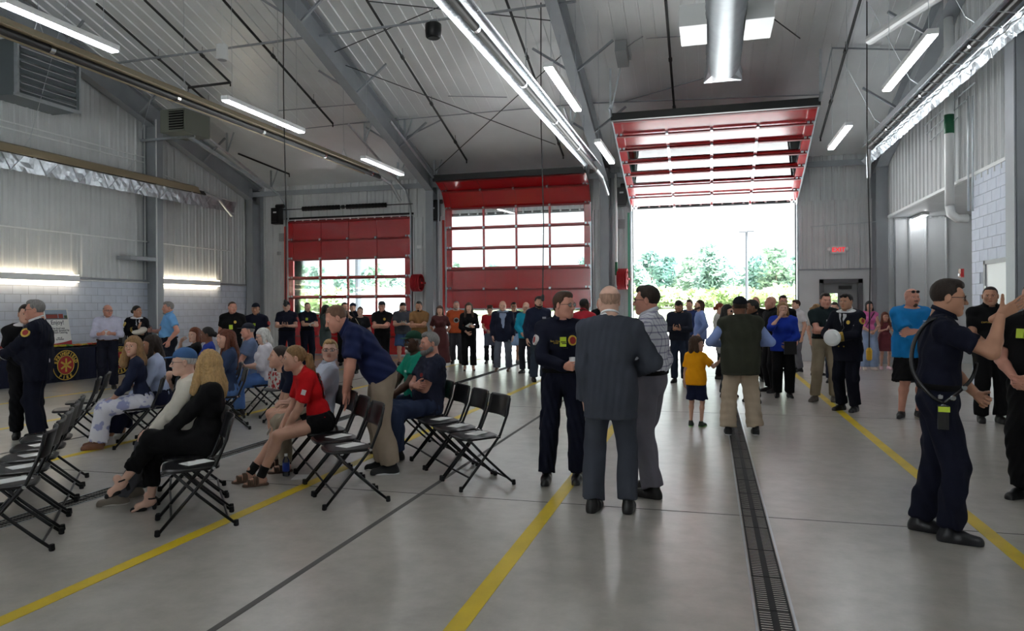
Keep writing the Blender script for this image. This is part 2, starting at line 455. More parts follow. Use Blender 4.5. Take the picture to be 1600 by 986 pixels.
struct(MB().tube(pts, .035, 8).build('cross_main', M_pipe), 'black sprinkler cross main offset')

# ---------------------------------------------------------------- sectional overhead doors
PH = DZ / 7
def door(idx, x0, x1, path, label):
    """path(s) -> (y, z, tangent) along the track for distance s of the door's bottom-up length"""
    root = empty('door_%d' % idx, ((x0+x1)/2, YW, 0)); struct(root, label)
    W = x1 - x0 + .08; O = Vector(root.location)
    kinds = ['r', 'r', 'g', 'g', 'g', 'r', 'r']
    for k in range(7):
        (ya, za), (yb, zb) = path(k*PH), path((k+1)*PH)
        d = Vector((0, yb-ya, zb-za)); L = d.length; d.normalize(); nrm = Vector((1,0,0)).cross(d)   # points to -y (inside) when d is up
        M = Matrix((Vector((1,0,0)), -nrm, d)).transposed()     # local x, y (outward), z along the door
        base = Vector((0, ya-YW, za))
        sec = empty('section', (0,0,0)); sec.parent = root; sec.location = base; sec.rotation_euler = M.to_euler()
        fr = MB()
        for s in (-1, 1): fr.bx(s*W/2, s*(W/2-.22), -.03, .025, 0, L)
        if kinds[k] == 'r':
            fr.bx(-W/2, W/2, 0, .025, 0, L)
        else:
            fr.bx(-W/2, W/2, -.02, .025, 0, .055); fr.bx(-W/2, W/2, -.02, .025, L-.055, L)
        iw = W - .44
        for q in (1, 2, 3):
            xx = -iw/2 + iw*q/4; fr.bx(xx-.035, xx+.035, -.03, .025, 0, L)
        fr.build('section_frame', M_red, sec)
        st = MB(); st.bx(-W/2+.05, W/2-.05, -.075, -.03, L-.06, L-.005); st.build('strut', M_dred, sec)
        if kinds[k] == 'g':
            for q in range(4):
                xa = -iw/2 + iw*q/4 + .035; xb = -iw/2 + iw*(q+1)/4 - .035
                MB().bx(xa, xb, .0, .008, .055, L-.055).build('pane', M_glass, sec)
        hg = MB()
        for s in (-1, 1):
            for e in (.06, .16): hg.bx(s*(W/2-e)-.03, s*(W/2-e)+.03, -.055, -.028, -.06, .06)
        for q in (1, 2, 3):
            xx = -iw/2 + iw*q/4; hg.bx(xx-.03, xx+.03, -.085, -.03, -.035, .035)
        hg.split('hinge', M_galv, sec)
    (ya, za) = path(0)
    (yb, zb) = path(.05); d = Vector((0, yb-ya, zb-za)).normalized()
    return root
def up_path(raise_):
    TR = math.degrees(math.atan(SL))
    rad = .9; y0 = YW - .1; zc = DZ + .05; th = R(90-TR)
    ztop = zc
    def f(s):
        z = s + raise_
        if z <= ztop: return (y0, z)
        e = z - ztop; arc = rad * th
        if e <= arc:
            a = e / rad; return (y0 - rad*(1-math.cos(a)), ztop + rad*math.sin(a))
        e -= arc; yy = y0 - rad*(1-math.cos(th)); zz = ztop + rad*math.sin(th)
        return (yy - e*math.cos(R(TR)), zz + e*math.sin(R(TR)))
    return f
def open_path(s):
    p = up_path(0); c = Vector((YW-.12, DZ+.04))
    a = R(20); e = s; 
    return (c.x - e*math.cos(a), c.y + e*math.sin(a))
def lathe_x(mb, xa, xb, y, z, r, n=12):
    mb.tube([(xa, y, z), (xb, y, z)], r, n)
d1 = door(1, *DOORS[0], lambda s: (YW-.1, .02+s), 'closed red overhead door at the left with three rows of glass')
d2 = door(2, *DOORS[1], up_path(1.55), 'half raised red overhead door in the middle')
d3 = door(3, *DOORS[2], open_path, 'fully raised red overhead door lying along its sloping track')
def tracks(root, x0, x1, pts):
    O = Vector(root.location)
    for xx in (x0-.03, x1+.03):
        m = MB(); m.tube([Vector((xx, p[0], p[1])) - O for p in pts], .035, 6); m.build('track', M_galv, root)
pth = up_path(0)
hi = [(YW-.1-.02, .0)] + [(pth(s)[0], pth(s)[1]) for s in [4.6, 4.75, 4.9, 5.05, 5.2, 5.4, 5.6, 5.8, 6.0, 7.0, 9.6]]
tracks(d1, *DOORS[0], hi); tracks(d2, *DOORS[1], hi)
tracks(d3, *DOORS[2], [(YW-.12, 0), (YW-.12, DZ-.1), open_path(.15), open_path(2), open_path(5.1)])
for r_, (x0, x1), ss in ((d1, DOORS[0], (6.2, 8.6)), (d2, DOORS[1], (6.2, 8.6)), (d3, DOORS[2], (4.9,))):
    for xx in (x0-.03, x1+.03):
        for s_ in ss:
            q = open_path(s_) if r_ is d3 else pth(s_); top = roof(q[0]) - .02; O = Vector(r_.location)
            if top - q[1] < .15: continue
            MB().bar(Vector((xx, q[0], q[1])) - O, Vector((xx, q[0], top)) - O, .04, .05).build('track_hanger', M_galv, r_)
            MB().bar(Vector((xx, q[0], q[1])) - O, Vector((xx+.25, q[0], top)) - O, .035, .03).build('track_hanger', M_galv, r_)
# red safety edge on the left tracks
M_edge = mat('red_track_edge', (214, 60, 52), .5); M_edgeg = mat('green_track_edge', (90, 170, 140), .5)
for r_, xx, mm in ((d1, DOORS[0][0]-.1, M_edge), (d2, DOORS[1][0]-.1, M_edge), (d3, DOORS[2][0]-.1, M_edgeg)):
    MB().bx(xx-r_.location.x-.03, xx-r_.location.x+.03, -.2, -.14, 0, DZ-.15).build('light_strip', mm, r_)
# bottom bars
M_seal2 = mat('door_bottom_bar', (60, 60, 62), .5)
for r_, (x0, x1), z in ((d1, DOORS[0], .02), (d2, DOORS[1], 1.55)):
    MB().bx(-(x1-x0)/2, (x1-x0)/2, -.15, -.06, z-.02, z+.03).build('bottom_bar', M_galv, r_)
# dark header angle + top bar of the door on the slope
for r_, (x0, x1), (yy, zz) in ((d2, DOORS[1], up_path(1.55)(DZ)), (d3, DOORS[2], open_path(DZ))):
    MB().bx(-(x1-x0)/2-.05, (x1-x0)/2+.05, yy-YW-.16, yy-YW-.02, zz-.06, zz+.12).build('top_bar', M_black, r_)
# counterbalance springs and shaft over the closed door
x0, x1 = DOORS[0]; cx = d1.location.x
sp = MB(); sp.tube([(x0-.15-cx, -.22, 5.05), (x1+.15-cx, -.22, 5.05)], .016, 8); sp.build('shaft', M_black, d1)
for a, b in ((.62, 2.02), (2.3, 3.75)):
    m = MB(); n = 24
    pts = [(x0+a+(b-a)*k/n-cx, -.22, 5.05) for k in range(n+1)]
    m.tube(pts, [.075 if k % 2 else .083 for k in range(n+1)], 12); m.build('spring', M_rubber, d1)
MB().tube([(x0+2.12-cx, -.22, 5.05), (x0+2.2-cx, -.22, 5.05)], .07, 10).build('center_bracket', M_black, d1)
MB().bx(x0-cx-.1, x1-cx+.1, -.1, -.02, 4.72, 4.78).build('header_seal', M_rubber, d1)
def opener(px, py, lbl):
    p = onY(px, py, YW-.4); t = empty('door_opener', p); tag(t, lbl, 'door opener', 'motor openers beside the overhead doors')
    m = MB(); m.box((0,0,.0), (.3,.28,.55)); m.box((0,-.16,-.1), (.2,.05,.2)); m.build('housing', M_black, t)
    MB().lathe([(.06,-.16),(.075,-.14),(.075,.14),(.06,.16)], 12, (.12, 0, .34), Matrix.Rotation(R(90), 3, 'Y')).build('motor', M_black, t)
    MB().box((0,-.145,.12), (.12,.012,.05)).build('nameplate', M_white, t)
    m = MB(); m.box((0,.2,.1), (.26,.16,.4)); m.build('bracket', M_steel, t)
opener(433, 338, 'black motor opener at the left of the closed door')
opener(679, 332, 'black motor opener at the left of the half raised door')
opener(972, 308, 'black motor opener at the left of the fully raised door')

# small gear on the pillars
def wallbox(px, py, w_, h_, m, name, label, cat, y=YW-.7, d=.1):
    p = onY(px, py, y); o = MB().box((0,0,0), (w_, d, h_)).build(name, m, None, loc=p); f = MB().box((0,-d/2-.004,0), (w_*.8, .01, h_*.8)).build('cover', m, o); tag(o, label, cat); return o
M_boxg = mat('grey_box', (150, 152, 154), .5)
wallbox(971, 350, .2, .27, M_boxg, 'junction_box', 'grey junction box under the opener by the open door', 'box', YW-.1)
wallbox(656, 386, .17, .1, M_white, 'security_camera', 'small white camera on the pillar between left and middle doors', 'camera')
wallbox(441, 371, .2, .28, M_boxg, 'strobe_box', 'grey box on the wall left of the closed door', 'box', YW-.12)
wallbox(436, 396, .1, .12, M_boxg, 'push_button', 'small push button station below the grey box', 'switch', YW-.12)
def hose_reel(px, py, r, lbl, m, yv):
    p = onY(px, py, yv); t = empty('hose_reel', p); tag(t, lbl, 'hose reel')
    hm = MB()
    for k in range(6):
        a = [Vector(( -.13+.05*k, -math.cos(q)*r, math.sin(q)*r)) for q in [2*math.pi*j/18 for j in range(19)]]
        hm.tube(a, .026, 6, False)
    hm.build('hose', m, t, True)
    MB().lathe([(r*.6,-.15),(r*.6,.15)], 14, (0,0,0), Matrix.Rotation(R(90),3,'Y')).build('drum', M_dred, t)
    m2 = MB(); m2.bx(-.2,-.16,-.05,.3,-.03,.03); m2.bx(.16,.2,-.05,.3,-.03,.03); m2.split('bracket', M_red, t)
M_hose = mat('red_hose', (168, 18, 30), .5)
hose_reel(652, 442, .26, 'red hose reel on the pillar left of the middle door', M_hose, YW-.75)
hose_reel(973, 436, .3, 'red hose reel beside the jamb of the open door', M_hose, YW-.4)
p = onY(963, 405, YW-.6); t = empty('standpipe', (p.x, p.y, 0)); tag(t, 'white vertical pipe with a green band left of the open door', 'pipe')
MB().tube([(0,0,2.2),(0,0,5.6)], .035).build('pipe', M_white, t); MB().tube([(0,0,2.55),(0,0,2.95)], .042).build('band', M_green, t)
t = MB().tube([onY(685, 296, YW-.75), onY(685, 470, YW-.75)], .03).build('conduit', M_steel); struct(t, 'conduit down the pillar by the middle door')

# ---------------------------------------------------------------- lights
def strip(x, ya, yb, z, lbl, wires=True):
    t = empty('strip_light', (x, (ya+yb)/2, z)); tag(t, lbl, 'light', 'suspended strip lights')
    L = yb - ya
    MB().box((0,0,.05), (.14, L, .075)).build('housing', M_white, t)
    MB().box((0,0,.004), (.115, L-.03, .018)).build('diffuser', M_led, t)
    wm = MB()
    for q in (-L/2+.2, L/2-.2):
        top = roof((ya+yb)/2+q) - z - .05; wm.tube([(0,q,.08),(0,q,top)], .004, 5)
    wm.split('suspension_wire', M_galv, t)
def zz(py, Z): return 1080*(Z-CAMZ)/(477-py)
def strip_px(a, b, Z, lbl):
    p, q = g(*a, Z), g(*b, Z); x = (p.x+q.x)/2
    strip(x, min(p.y,q.y), max(p.y,q.y), Z, lbl)
strip_px((0,7),(183,82),5.13,'strip light at the upper left corner of the view')
strip_px((350,157),(473,208),5.13,'strip light between the left heater and the second rafter')
strip_px((563,249),(632,274),5.13,'strip light nearest the closed red door')
strip_px((854,106),(905,174),5.13,'strip light just right of the middle heater')
strip_px((935,223),(955,256),5.13,'short looking strip light by the open door rafter')
strip_px((1462,54),(1382,143),5.13,'long strip light beside the right hand heater')
strip_px((1328,197),(1297,234),5.13,'strip light near the far right corner')
for k, (x, y) in enumerate([(-2.3, 5.2), (-12.9, 6), (-12.9, 1.5), (2.85, 1.0)]):
    strip(x, y-1.2, y+1.2, 5.13, 'unseen strip light added out of view for its light')  # unseen lamps added to supply light in the near half of the hall
def wall_light(py0, py1, pxa, pxb, lbl):
    a = onX(pxa, py0, XL+.1); b = onX(pxb, py1, XL+.1); z = (a.z+b.z)/2 - .07
    t = empty('wall_light', (XL+.1, (a.y+b.y)/2, z)); tag(t, lbl, 'light', 'wall lights over the block wall'); L = abs(b.y-a.y)
    MB().box((.02,0,0), (.08, L, .16)).build('housing', M_white, t)
    MB().box((.02,0,.085), (.07, L-.04, .015)).build('upper_diffuser', M_warm, t); MB().box((.02,0,-.085), (.07, L-.04, .015)).build('lower_diffuser', M_warm, t)
M_warm = mat('warm_led', (255, 236, 205), .5, 0, .5, 0, 8, 0, 60, 4.5)
wall_light(424, 431, -40, 122, 'wall light with warm glow at the far left of the block wall')
wall_light(436, 439, 246, 342, 'wall light with warm glow right of the wind column')
p = onZ(1436, 340, 3.98); t = empty('soffit_light', p); tag(t, 'lit tube lamp under the alcove soffit on the right', 'light')
MB().box((0,0,.03), (.16, 1.25, .06)).build('housing', M_white, t); MB().tube([(0,-.6,-.02),(0,.6,-.02)], .03).build('tube', M_led, t)
# pendant and hanging speaker
p = ceil(347, 82, 1.3); t = empty('pendant_light', p); tag(t, 'white cylinder pendant lamp hanging from the ceiling at left', 'light')
MB().lathe([(.12,-.17),(.125,-.16),(.125,.16),(.11,.17)], 20).build('shade', M_white, t, False); MB().lathe([(.1,-.175),(.1,-.165)], 16).build('lens', M_ch, t)
MB().tube([(0,0,.17),(0,0,1.3)], .006, 5).build('cord', M_white, t)
p = ceil(677, 48, .9); t = empty('hanging_speaker', p); tag(t, 'black round loudspeaker hanging below the ceiling', 'speaker')
MB().lathe([(.1,-.16),(.16,-.14),(.175,0),(.175,.13),(.15,.15)], 20).build('cabinet', M_black, t, True); MB().lathe([(.12,-.168),(.14,-.155)], 20).build('grille', M_rubber, t)
m = MB(); m.tube([(-.15,0,.1),(0,0,.45)], .006, 5); m.tube([(.15,0,.1),(0,0,.45)], .006, 5); m.tube([(0,0,.45),(0,0,.9)], .006, 5); m.split('chain', M_galv, t)

# ---------------------------------------------------------------- radiant tube heaters
def heater(x, z, ya, yb, lbl, hood, w_=.2, guard=True, tilt=0, tube_m=None):
    t = empty('tube_heater', (x, ya, z)); t.rotation_euler = (0, tilt, 0); tag(t, lbl, 'heater', 'overhead radiant tube heaters'); L = yb - ya
    pr = [(-w_-.04,-.02),(-w_,.02),(-w_*.55,.12),(w_*.55,.12),(w_,.02),(w_+.04,-.02)]
    inner = [(a*.96, b-.012) for a, b in pr]
    m = MB()
    for i in range(5):
        (xa, za), (xb, zb) = pr[i], pr[i+1]; (xc, zc), (xd, zd) = inner[i+1], inner[i]
        m.add([(xa,0,za),(xb,0,zb),(xc,0,zc),(xd,0,zd),(xa,L,za),(xb,L,zb),(xc,L,zc),(xd,L,zd)], [(0,1,2,3),(7,6,5,4),(0,4,5,1),(1,5,6,2),(2,6,7,3),(3,7,4,0)])
    m.build('reflector', hood, t)
    MB().tube([(0,-.05,-.03),(0,L+.5,-.03)], .06, 12).build('burner_tube', tube_m or M_heat, t)
    c = MB(); q = 1.2
    while q < L:
        c.tube([(0,q-.04,-.03),(0,q+.04,-.03)], .068, 12); q += 2.6
    c.split('tube_clamp', M_ch, t)
    if guard:
        gm = MB(); q = .1
        while q < L:
            gm.tube([(-w_-.06,q,-.07),(-.12,q,-.2),(.12,q,-.2),(w_+.06,q,-.07)], .008, 5); q += .5
        for xx in (-.12, .12): gm.tube([(xx,0,-.2),(xx,L,-.2)], .007, 5)
        tag(gm.build('wire_guard', M_galv, t), kind='stuff')
    h = MB(); q = .6
    while q < L:
        for s in (-1, 1): h.tube([(s*w_*.5,q,.1),(0,q,.35)], .006, 5)
        h.tube([(0,q,.35),(0,q,max(.4,roof(ya+q)-z-.06))], .006, 5); q += 3
    h.split('hanger', M_galv, t)
    return t
def foil(t, L, xo, z0, z1):
    rr = random.Random(int(L*100)); n = int(L/.12); v = []
    for i in range(n+1):
        for j in range(4): v.append((xo + rr.uniform(-.02,.02) + .05*j/3, L*i/n, z0 + (z1-z0)*j/3 + rr.uniform(-.012,.012)))
    mesh_obj('foil_shield', v, [(4*i+j, 4*i+4+j, 4*i+5+j, 4*i+1+j) for i in range(n) for j in range(3)], M_foil, t)
    q = .5; m = MB()
    while q < L - .5:
        for s in (-.25, .25): m.tube([(xo+.06, q, z1), (xo+.02, q+s, z0)], .008, 5)
        q += .9
    tag(m.build('foil_brace', M_galv, t), kind='stuff')
M_foil = mat('crumpled_foil', (176, 182, 188), .42, .9, .5, .15, 12, .5, 20)
def heater_px(a, b, Z, lbl, *r):
    p, q = g(*a, Z), g(*b, Z); x = (p.x + q.x)/2
    y0 = max(3.5, p.y - 3)
    h = heater(x, Z, y0, q.y, lbl, *r)
    struct(MB().tube([(x, q.y+.4, Z), (x+.1, q.y+1.0, Z-.15), (x+.2, q.y+1.5, Z-.6)], .05, 10).build('heater_flue', M_galv), 'metal flue leaving the end of a heater')
    return h
heater_px((0,42), (580,270), 5.5, 'long tube heater with reflections put into its tan hood colour and black tube across the upper left', M_tan, .2, False, 0, M_pipe)
heater_px((715,2), (925,258), 5.5, 'bright aluminium tube heater pointing at the middle pillar', M_alu, .2, False)
h = heater_px((1585,30), (1345,222), 5.5, 'aluminium tube heater with wire guard along the right wall', M_alu, .24, True, R(-25)); foil(h, 13.0, .2, -.08, -.3)
h = heater_px((0,230), (305,297), 5.2, 'aluminium tube heater along the left gable wall', M_tan, .2, False, R(20), M_pipe); foil(h, 11.0, .12, -.08, -.42)

# ---------------------------------------------------------------- round duct, unit heaters, louvre, tags
p = onZ(1130, 100, 6.2); dx = p.x; dy = p.y
t = empty('spiral_duct', (dx, dy, 6.2)); tag(t, 'large silver spiral duct hanging at the top right of centre', 'duct')
m = MB(); n = 60; L = 8.0
pts = [(0, -k*L/n, 0) for k in range(n+1)]
m.tube(pts, [.3 + (.012 if k % 2 else 0) for k in range(n+1)], 24); m.build('pipe', mat('spiral_steel', (138, 144, 148), .46, .75, .5, .08, 5), t, True)
m = MB(); ring = 16
v = [(.3*math.cos(2*math.pi*k/ring), 0, .3*math.sin(2*math.pi*k/ring)) for k in range(ring)]
e = [(.36*max(-1,min(1,1.5*math.cos(2*math.pi*k/ring))), .42, .09*max(-1,min(1,1.5*math.sin(2*math.pi*k/ring)))-.12) for k in range(ring)]
m.add(v+e, [(k, (k+1) % ring, ring+(k+1) % ring, ring+k) for k in range(ring)] + [tuple(ring+k for k in range(ring))]); m.build('end_boot', M_galv, t)
for s in (-1, 1):
    m = MB(); m.box((s*.5, -2.1, .0), (.42, .9, .34)); m.build('side_register', M_white, t); MB().box((s*.5, -1.62, .02), (.2, .03, .06)).build('register_label', M_boxg, t)
m = MB()
for q in (-.6, -3.2): m.tube([(-.31,q,0),(-.31,q,2.2)], .006, 5); m.tube([(.31,q,0),(.31,q,2.2)], .006, 5)
m.split('hanger', M_galv, t)
M_uh = mat('olive_grey_unit', (112, 116, 106), .5)
p = onX(290, 195, XL+1.6); t = empty('unit_heater', p); tag(t, 'olive grey unit heater high on the left wall beside the wind column', 'heater')
m = MB().box((0,0,0), (.8,1.0,.62)); m.build('cabinet', M_uh, t)
fm = Matrix.Identity(3)
o = MB().box((.12,-.51,0), (.46,.02,.5)).build('opening', M_rubber, t)
for k in range(7): MB().box((.12,-.525,-.21+.07*k), (.46,.05,.012), Matrix.Rotation(R(35),3,'X')).build('louvre', M_uh, t)
m = MB(); m.bar((.1,0,-.34),(.9,2.6,-1.4),.07,.09); m.bar((-1.5,0,-.34),(.3,0,-.34),.06,.06); m.split('support', M_galv, t)
p = onX(75, 120, XL+.8); t = empty('wall_louvre', p); tag(t, 'big silver louvred fan box mounted high at the far left', 'ventilator')
m = MB(); m.box((-.42,0,0), (.8,1.65,1.25)); m.build('housing', mat('fan_box', (104,112,116), .45, .3), t)
for k in range(7):
    MB().box((.02,0,-.48+.16*k), (.12,1.45,.02), Matrix.Rotation(R(40),3,'Y')).build('slat', M_galv, t)
m = MB(); m.box((.03,0,-.62),(.1,1.7,.06)); m.box((.03,.81,0),(.1,.05,1.25)); m.box((.03,-.81,0),(.1,.05,1.25)); m.build('frame', M_galv, t)
# conduits on the left wall
for (ya, yb, za, zb) in [(9, 20.8, 3.55, 3.55), (9, 17.0, 5.95, 5.95), (9, 17.0, 5.8, 5.8), (12.4, 19.4, 2.38, 2.38), (17.5, 21, 5.6, 5.2)]:
    struct(MB().tube([(XL+.1,ya,za),(XL+.1,yb,zb)], .016, 6).build('conduit', M_white), 'thin pale conduit along the left wall')
struct(MB().tube([(XL+.5,17.0,.0),(XL+.5,17.0,7)], .016, 6).build('conduit', M_white), 'thin conduit down the wind column')
MBs = MB(); MBs.bx(XL+.05, XL+.5, 16.05, 17.0, 2.98, 3.08); struct(MBs.build('bracket_shelf', M_steel), 'grey strut bracket on the left wall')
# conduits on the right wall and the vent pipe
for k in range(4):
    struct(MB().tube([onX(1440+k*4,185+k*12,XR-.12), onX(1538-k*14,100+k*28,XR-.12)], .014, 6).build('conduit', M_galv), 'thin steel conduit on the upper right wall')
for q in (1513, 1520):
    a = onX(q, 150, XR-.1); b = onX(q, 330, XR-.1)
    struct(MB().tube([a,b], .018, 6).build('conduit', M_galv), 'steel conduit dropping to the painted block')
a = onX(1483, 190, XR-.2); t = empty('vent_pipe', (a.x, a.y, 0)); tag(t, 'white vent pipe with green label on the right wall', 'pipe')
MB().tube([(0,0,3.55),(0,0,8)], .085, 14).build('pipe', M_white, t, True); MB().tube([(0,0,3.56),(.02,-.02,3.4),(.12,-.05,3.3),(.3,-.05,3.3)], .085, 14).build('elbow', M_white, t, True)
MB().tube([(0,0,4.98),(0,0,5.35)], .088, 14).build('label_band', M_green, t, True)
struct(MB().tube([onY(1360,62,15), onY(1500,-30,12)], .1, 12).build('white_flue', M_white), 'white flue pipe at the top right')
p = ceil(972, 84, .22); t = empty('ceiling_box', p); t.rotation_euler = (math.atan(-SL), 0, 0); tag(t, 'grey equipment box fixed to the ceiling left of the spiral duct', 'box')
MB().box((0,0,0), (.26,.62,.3)).build('housing', M_boxg, t); m = MB(); m.box((0,.38,.1), (.34,.08,.08)); m.build('flange', M_white, t)
MB().tube([(.13,-.1,.1),(.3,-.2,.15),(.5,-.3,.18)], .012, 6).build('whip', M_steel, t)
# cross-wall strip of conduit above the exit and the exit sign
struct(MB().tube([onY(1266,354,YW-.06), onY(1372,346,YW-.06)], .014, 6).build('conduit', M_galv), 'conduit above the exit sign')
p = onY(1310, 390, YW-.12); t = empty('exit_sign', p); tag(t, 'white exit sign with red letters over the side door', 'sign')
MB().box((0,0,0), (.36,.06,.22)).build('body', M_white, t); MB().tube([(0,0,.1),(0,0,.75)], .01, 6).build('stem', M_white, t)
M_ex = mat('exit_red', (240, 24, 34), .5, 0, .5, 0, 8, 0, 60, .3)
text_mesh('lettering', 'EXIT', .17, M_ex, t, .004, rot=(R(90),0,0), loc=(0,-.036,-.06), font_bold=.003)
for s in (-1, 1): MB().lathe([(.04,-.03),(.06,0),(.03,.04)], 10, (s*.24,0,.02), Matrix.Rotation(R(90),3,'X')).build('lamp_head', M_white, t)
# side door, standing open outwards, and the block wall door
M_frame = mat('door_frame_grey', (92, 95, 98), .5); M_leaf = mat('door_leaf_grey', (128, 130, 132), .5)
t = empty('door_4', ((EX0+EX1)/2, YW, 0)); struct(t, 'grey exit door in a dark frame below the exit sign'); wd = EX1-EX0
m = MB(); m.bx(-wd/2-.08,-wd/2+.04,-.06,.2,0,EZ+.08); m.bx(wd/2-.04,wd/2+.08,-.06,.2,0,EZ+.08); m.bx(-wd/2-.08,wd/2+.08,-.06,.2,EZ-.04,EZ+.08); m.build('door_frame', M_frame, t)
m = MB(); m.bx(-wd/2+.04,wd/2-.04,.08,.12,.01,1.2); m.bx(-wd/2+.04,wd/2-.04,.08,.12,1.95,EZ-.04); m.bx(-wd/2+.04,-wd/2+.2,.08,.12,1.2,1.95); m.bx(-wd/2+.42,wd/2-.04,.08,.12,1.2,1.95); m.build('leaf', M_leaf, t)
MB().bx(-wd/2+.2,-wd/2+.42,.09,.11,1.2,1.95).build('pane', M_glass, t); MB().bx(-.05,wd/2-.2,.0,.08,2.08,2.17).build('door_closer', M_black, t)
MB().bx(-wd/2+.1,wd/2-.1,.02,.08,1.0,1.07).build('push_bar', M_ch, t)
t = empty('door_5', (XR, (DY0+DY1)/2, 0)); struct(t, 'pale grey door in the right block wall')
m = MB(); m.bx(-.07,.0,-.57,-.5,0,2.4); m.bx(-.07,.0,.5,.57,0,2.4); m.bx(-.07,.0,-.57,.57,2.33,2.4); m.build('door_frame', M_boxg, t)
MB().bx(-.045,-.03,-.5,.5,0.01,2.33).build('leaf', M_white, t); MB().bx(-.06,-.045,.34,.42,.95,1.25).build('handle_plate', M_ch, t)
m = MB(); m.bx(-.07,-.045,.46,.5,1.8,1.95); m.bx(-.07,-.045,.46,.5,.3,.45); m.split('hinge', M_galv, t)
p = onX(1502, 427, XR-.08); t = empty('fire_alarm', p); tag(t, 'red fire alarm horn on the painted block wall', 'alarm')
MB().box((0,0,0), (.06,.13,.17)).build('body', M_red, t); MB().box((-.035,0,-.03), (.02,.08,.05)).build('strobe', M_white, t)
p = onX(1455, 0, XR-.1)
# drop cords
def cord(px, zd, pyb, lbl, end=None, r=.012):
    a = depth(px, pyb, zd); t = empty('drop_cord', a); tag(t, lbl, 'cord', 'black drop cords hanging from the ceiling')
    top = roof(a.y) - a.z - .05
    MB().tube([(0,0,0),(.03,0,top*.25),(-.015,0,top*.6),(0,0,top)], r, 6).build('cable', M_black, t)
    if end:
        MB().lathe([(.03,.0),(.055,.03),(.06,.2),(.03,.26)], 10, (0,0,-.2)).build('connector', end, t)
    else: MB().lathe([(.02,-.12),(.035,-.1),(.035,0),(.015,.03)], 10).build('connector', M_black, t)
M_conn = mat('yellow_connector', (206, 160, 30), .5)
cord(848, 15.5, 462, 'black drop cord hanging in front of the half raised door')
cord(446, 14.8, 470, 'black drop cord hanging at the left in front of the closed door')
cord(1358, 14.5, 548, 'black drop cord with yellow connector near the side door', M_conn)

# ---------------------------------------------------------------- outside
M_apron = mat('pale_concrete', (214, 214, 212), .85, 0, .3, .04, .4)
struct(MB().bx(-120, 120, YW+.25, 68, -.3, -.02).build('concrete_apron', M_apron), 'pale concrete apron outside the doors')
struct(MB().bx(-120, 120, -70, YB-.25, -.3, -.02).build('concrete_yard', M_apron), 'pale concrete yard behind the building')
M_grass = mat('dry_grass', (132, 140, 112), .95, 0, .2, .25, .6)
m = MB(); m.add([(-200,68,-.1),(200,68,-.1),(200,84,1.3),(-200,84,1.3),(200,260,1.6),(-200,260,1.6)], [(0,1,2,3),(3,2,4,5)])
struct(m.build('grass_bank', M_grass), 'pale grassy bank beyond the apron')
rng = random.Random(5)
def leafmat(name, rgb):
    m = mat(name, rgb, .8, 0, .2, .3, .8); return m
LM = [leafmat('hazed_leaf_a', (160, 184, 176)), leafmat('hazed_leaf_b', (150, 176, 170)), leafmat('hazed_leaf_c', (168, 188, 174))]  # distant haze put into these pale, greyed tree leaf colours
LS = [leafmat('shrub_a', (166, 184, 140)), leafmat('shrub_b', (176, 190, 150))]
M_bark = mat('bark', (120, 112, 100), .9)
def crown_mesh(name, clumps, nleaf, size, m, seed):
    r = random.Random(seed); v = []; f = []
    for _ in range(nleaf):
        c, rad = clumps[r.randrange(len(clumps))]
        d = Vector((r.gauss(0,1), r.gauss(0,1), r.gauss(0,1))).normalized() * (r.random() ** .45)
        p = Vector(c) + Vector((d.x*rad[0], d.y*rad[1], d.z*rad[2]))
        a = Vector((r.gauss(0,1), r.gauss(0,1), r.gauss(0,.6))).normalized(); b = a.orthogonal().normalized(); s = size * (.5 + r.random())
        k = len(v); v += [tuple(p - a*s), tuple(p + b*s*.5), tuple(p + a*s), tuple(p - b*s*.5)]; f.append((k, k+1, k+2, k+3))
    me = bpy.data.meshes.new(name); me.from_pydata(v, [], f); me.materials.append(m); return me
crowns = []
for i in range(4):
    cl = []
    hgt = 7.0
    for k in range(14):
        zc = rng.uniform(1.6, 6.6); rr = rng.uniform(.9, 1.5)*(1.15 - abs(zc-3.5)/6)
        cl.append(((rng.gauss(0,1.1)*(1-zc/11), rng.gauss(0,1.1)*(1-zc/11), zc), (rr, rr, rr*.8)))
    crowns.append(crown_mesh('crown', cl, 1500, .34, LM[i % 3], i))
def plant(name, x, y, z, s, me, trunk, lbl, cat, grp):
    t = empty(name, (x, y, z), rng.uniform(0, 6.28)); t.scale = (s[0], s[0], s[1]); tag(t, lbl, cat, grp)
    o = bpy.data.objects.new('foliage', me); C.objects.link(o); o.parent = t
    if trunk: MB().tube([(0,0,-.3),(0.05,0,2.5),(0,0.1,5)], [.2,.15,.07], 7).build('trunk', M_bark, t)
    return t
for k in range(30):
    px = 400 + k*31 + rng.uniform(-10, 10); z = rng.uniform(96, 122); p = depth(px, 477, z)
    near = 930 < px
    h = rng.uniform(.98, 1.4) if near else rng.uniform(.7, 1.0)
    plant('tree', p.x, p.y, 1.2, (h*1.15, h), crowns[k % 4], True, 'tree with haze put into its pale green in the tree line beyond the apron', 'tree', 'tree line beyond the apron')
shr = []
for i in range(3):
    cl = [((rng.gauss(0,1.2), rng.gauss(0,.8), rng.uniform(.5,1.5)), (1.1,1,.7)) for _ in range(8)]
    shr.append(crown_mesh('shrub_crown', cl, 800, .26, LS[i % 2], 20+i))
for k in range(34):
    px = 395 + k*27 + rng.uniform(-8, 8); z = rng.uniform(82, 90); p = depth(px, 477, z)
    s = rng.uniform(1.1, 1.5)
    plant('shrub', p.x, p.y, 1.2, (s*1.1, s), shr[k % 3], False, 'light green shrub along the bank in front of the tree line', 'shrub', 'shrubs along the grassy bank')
M_pole = mat('pole_grey', (58, 62, 66), .6)
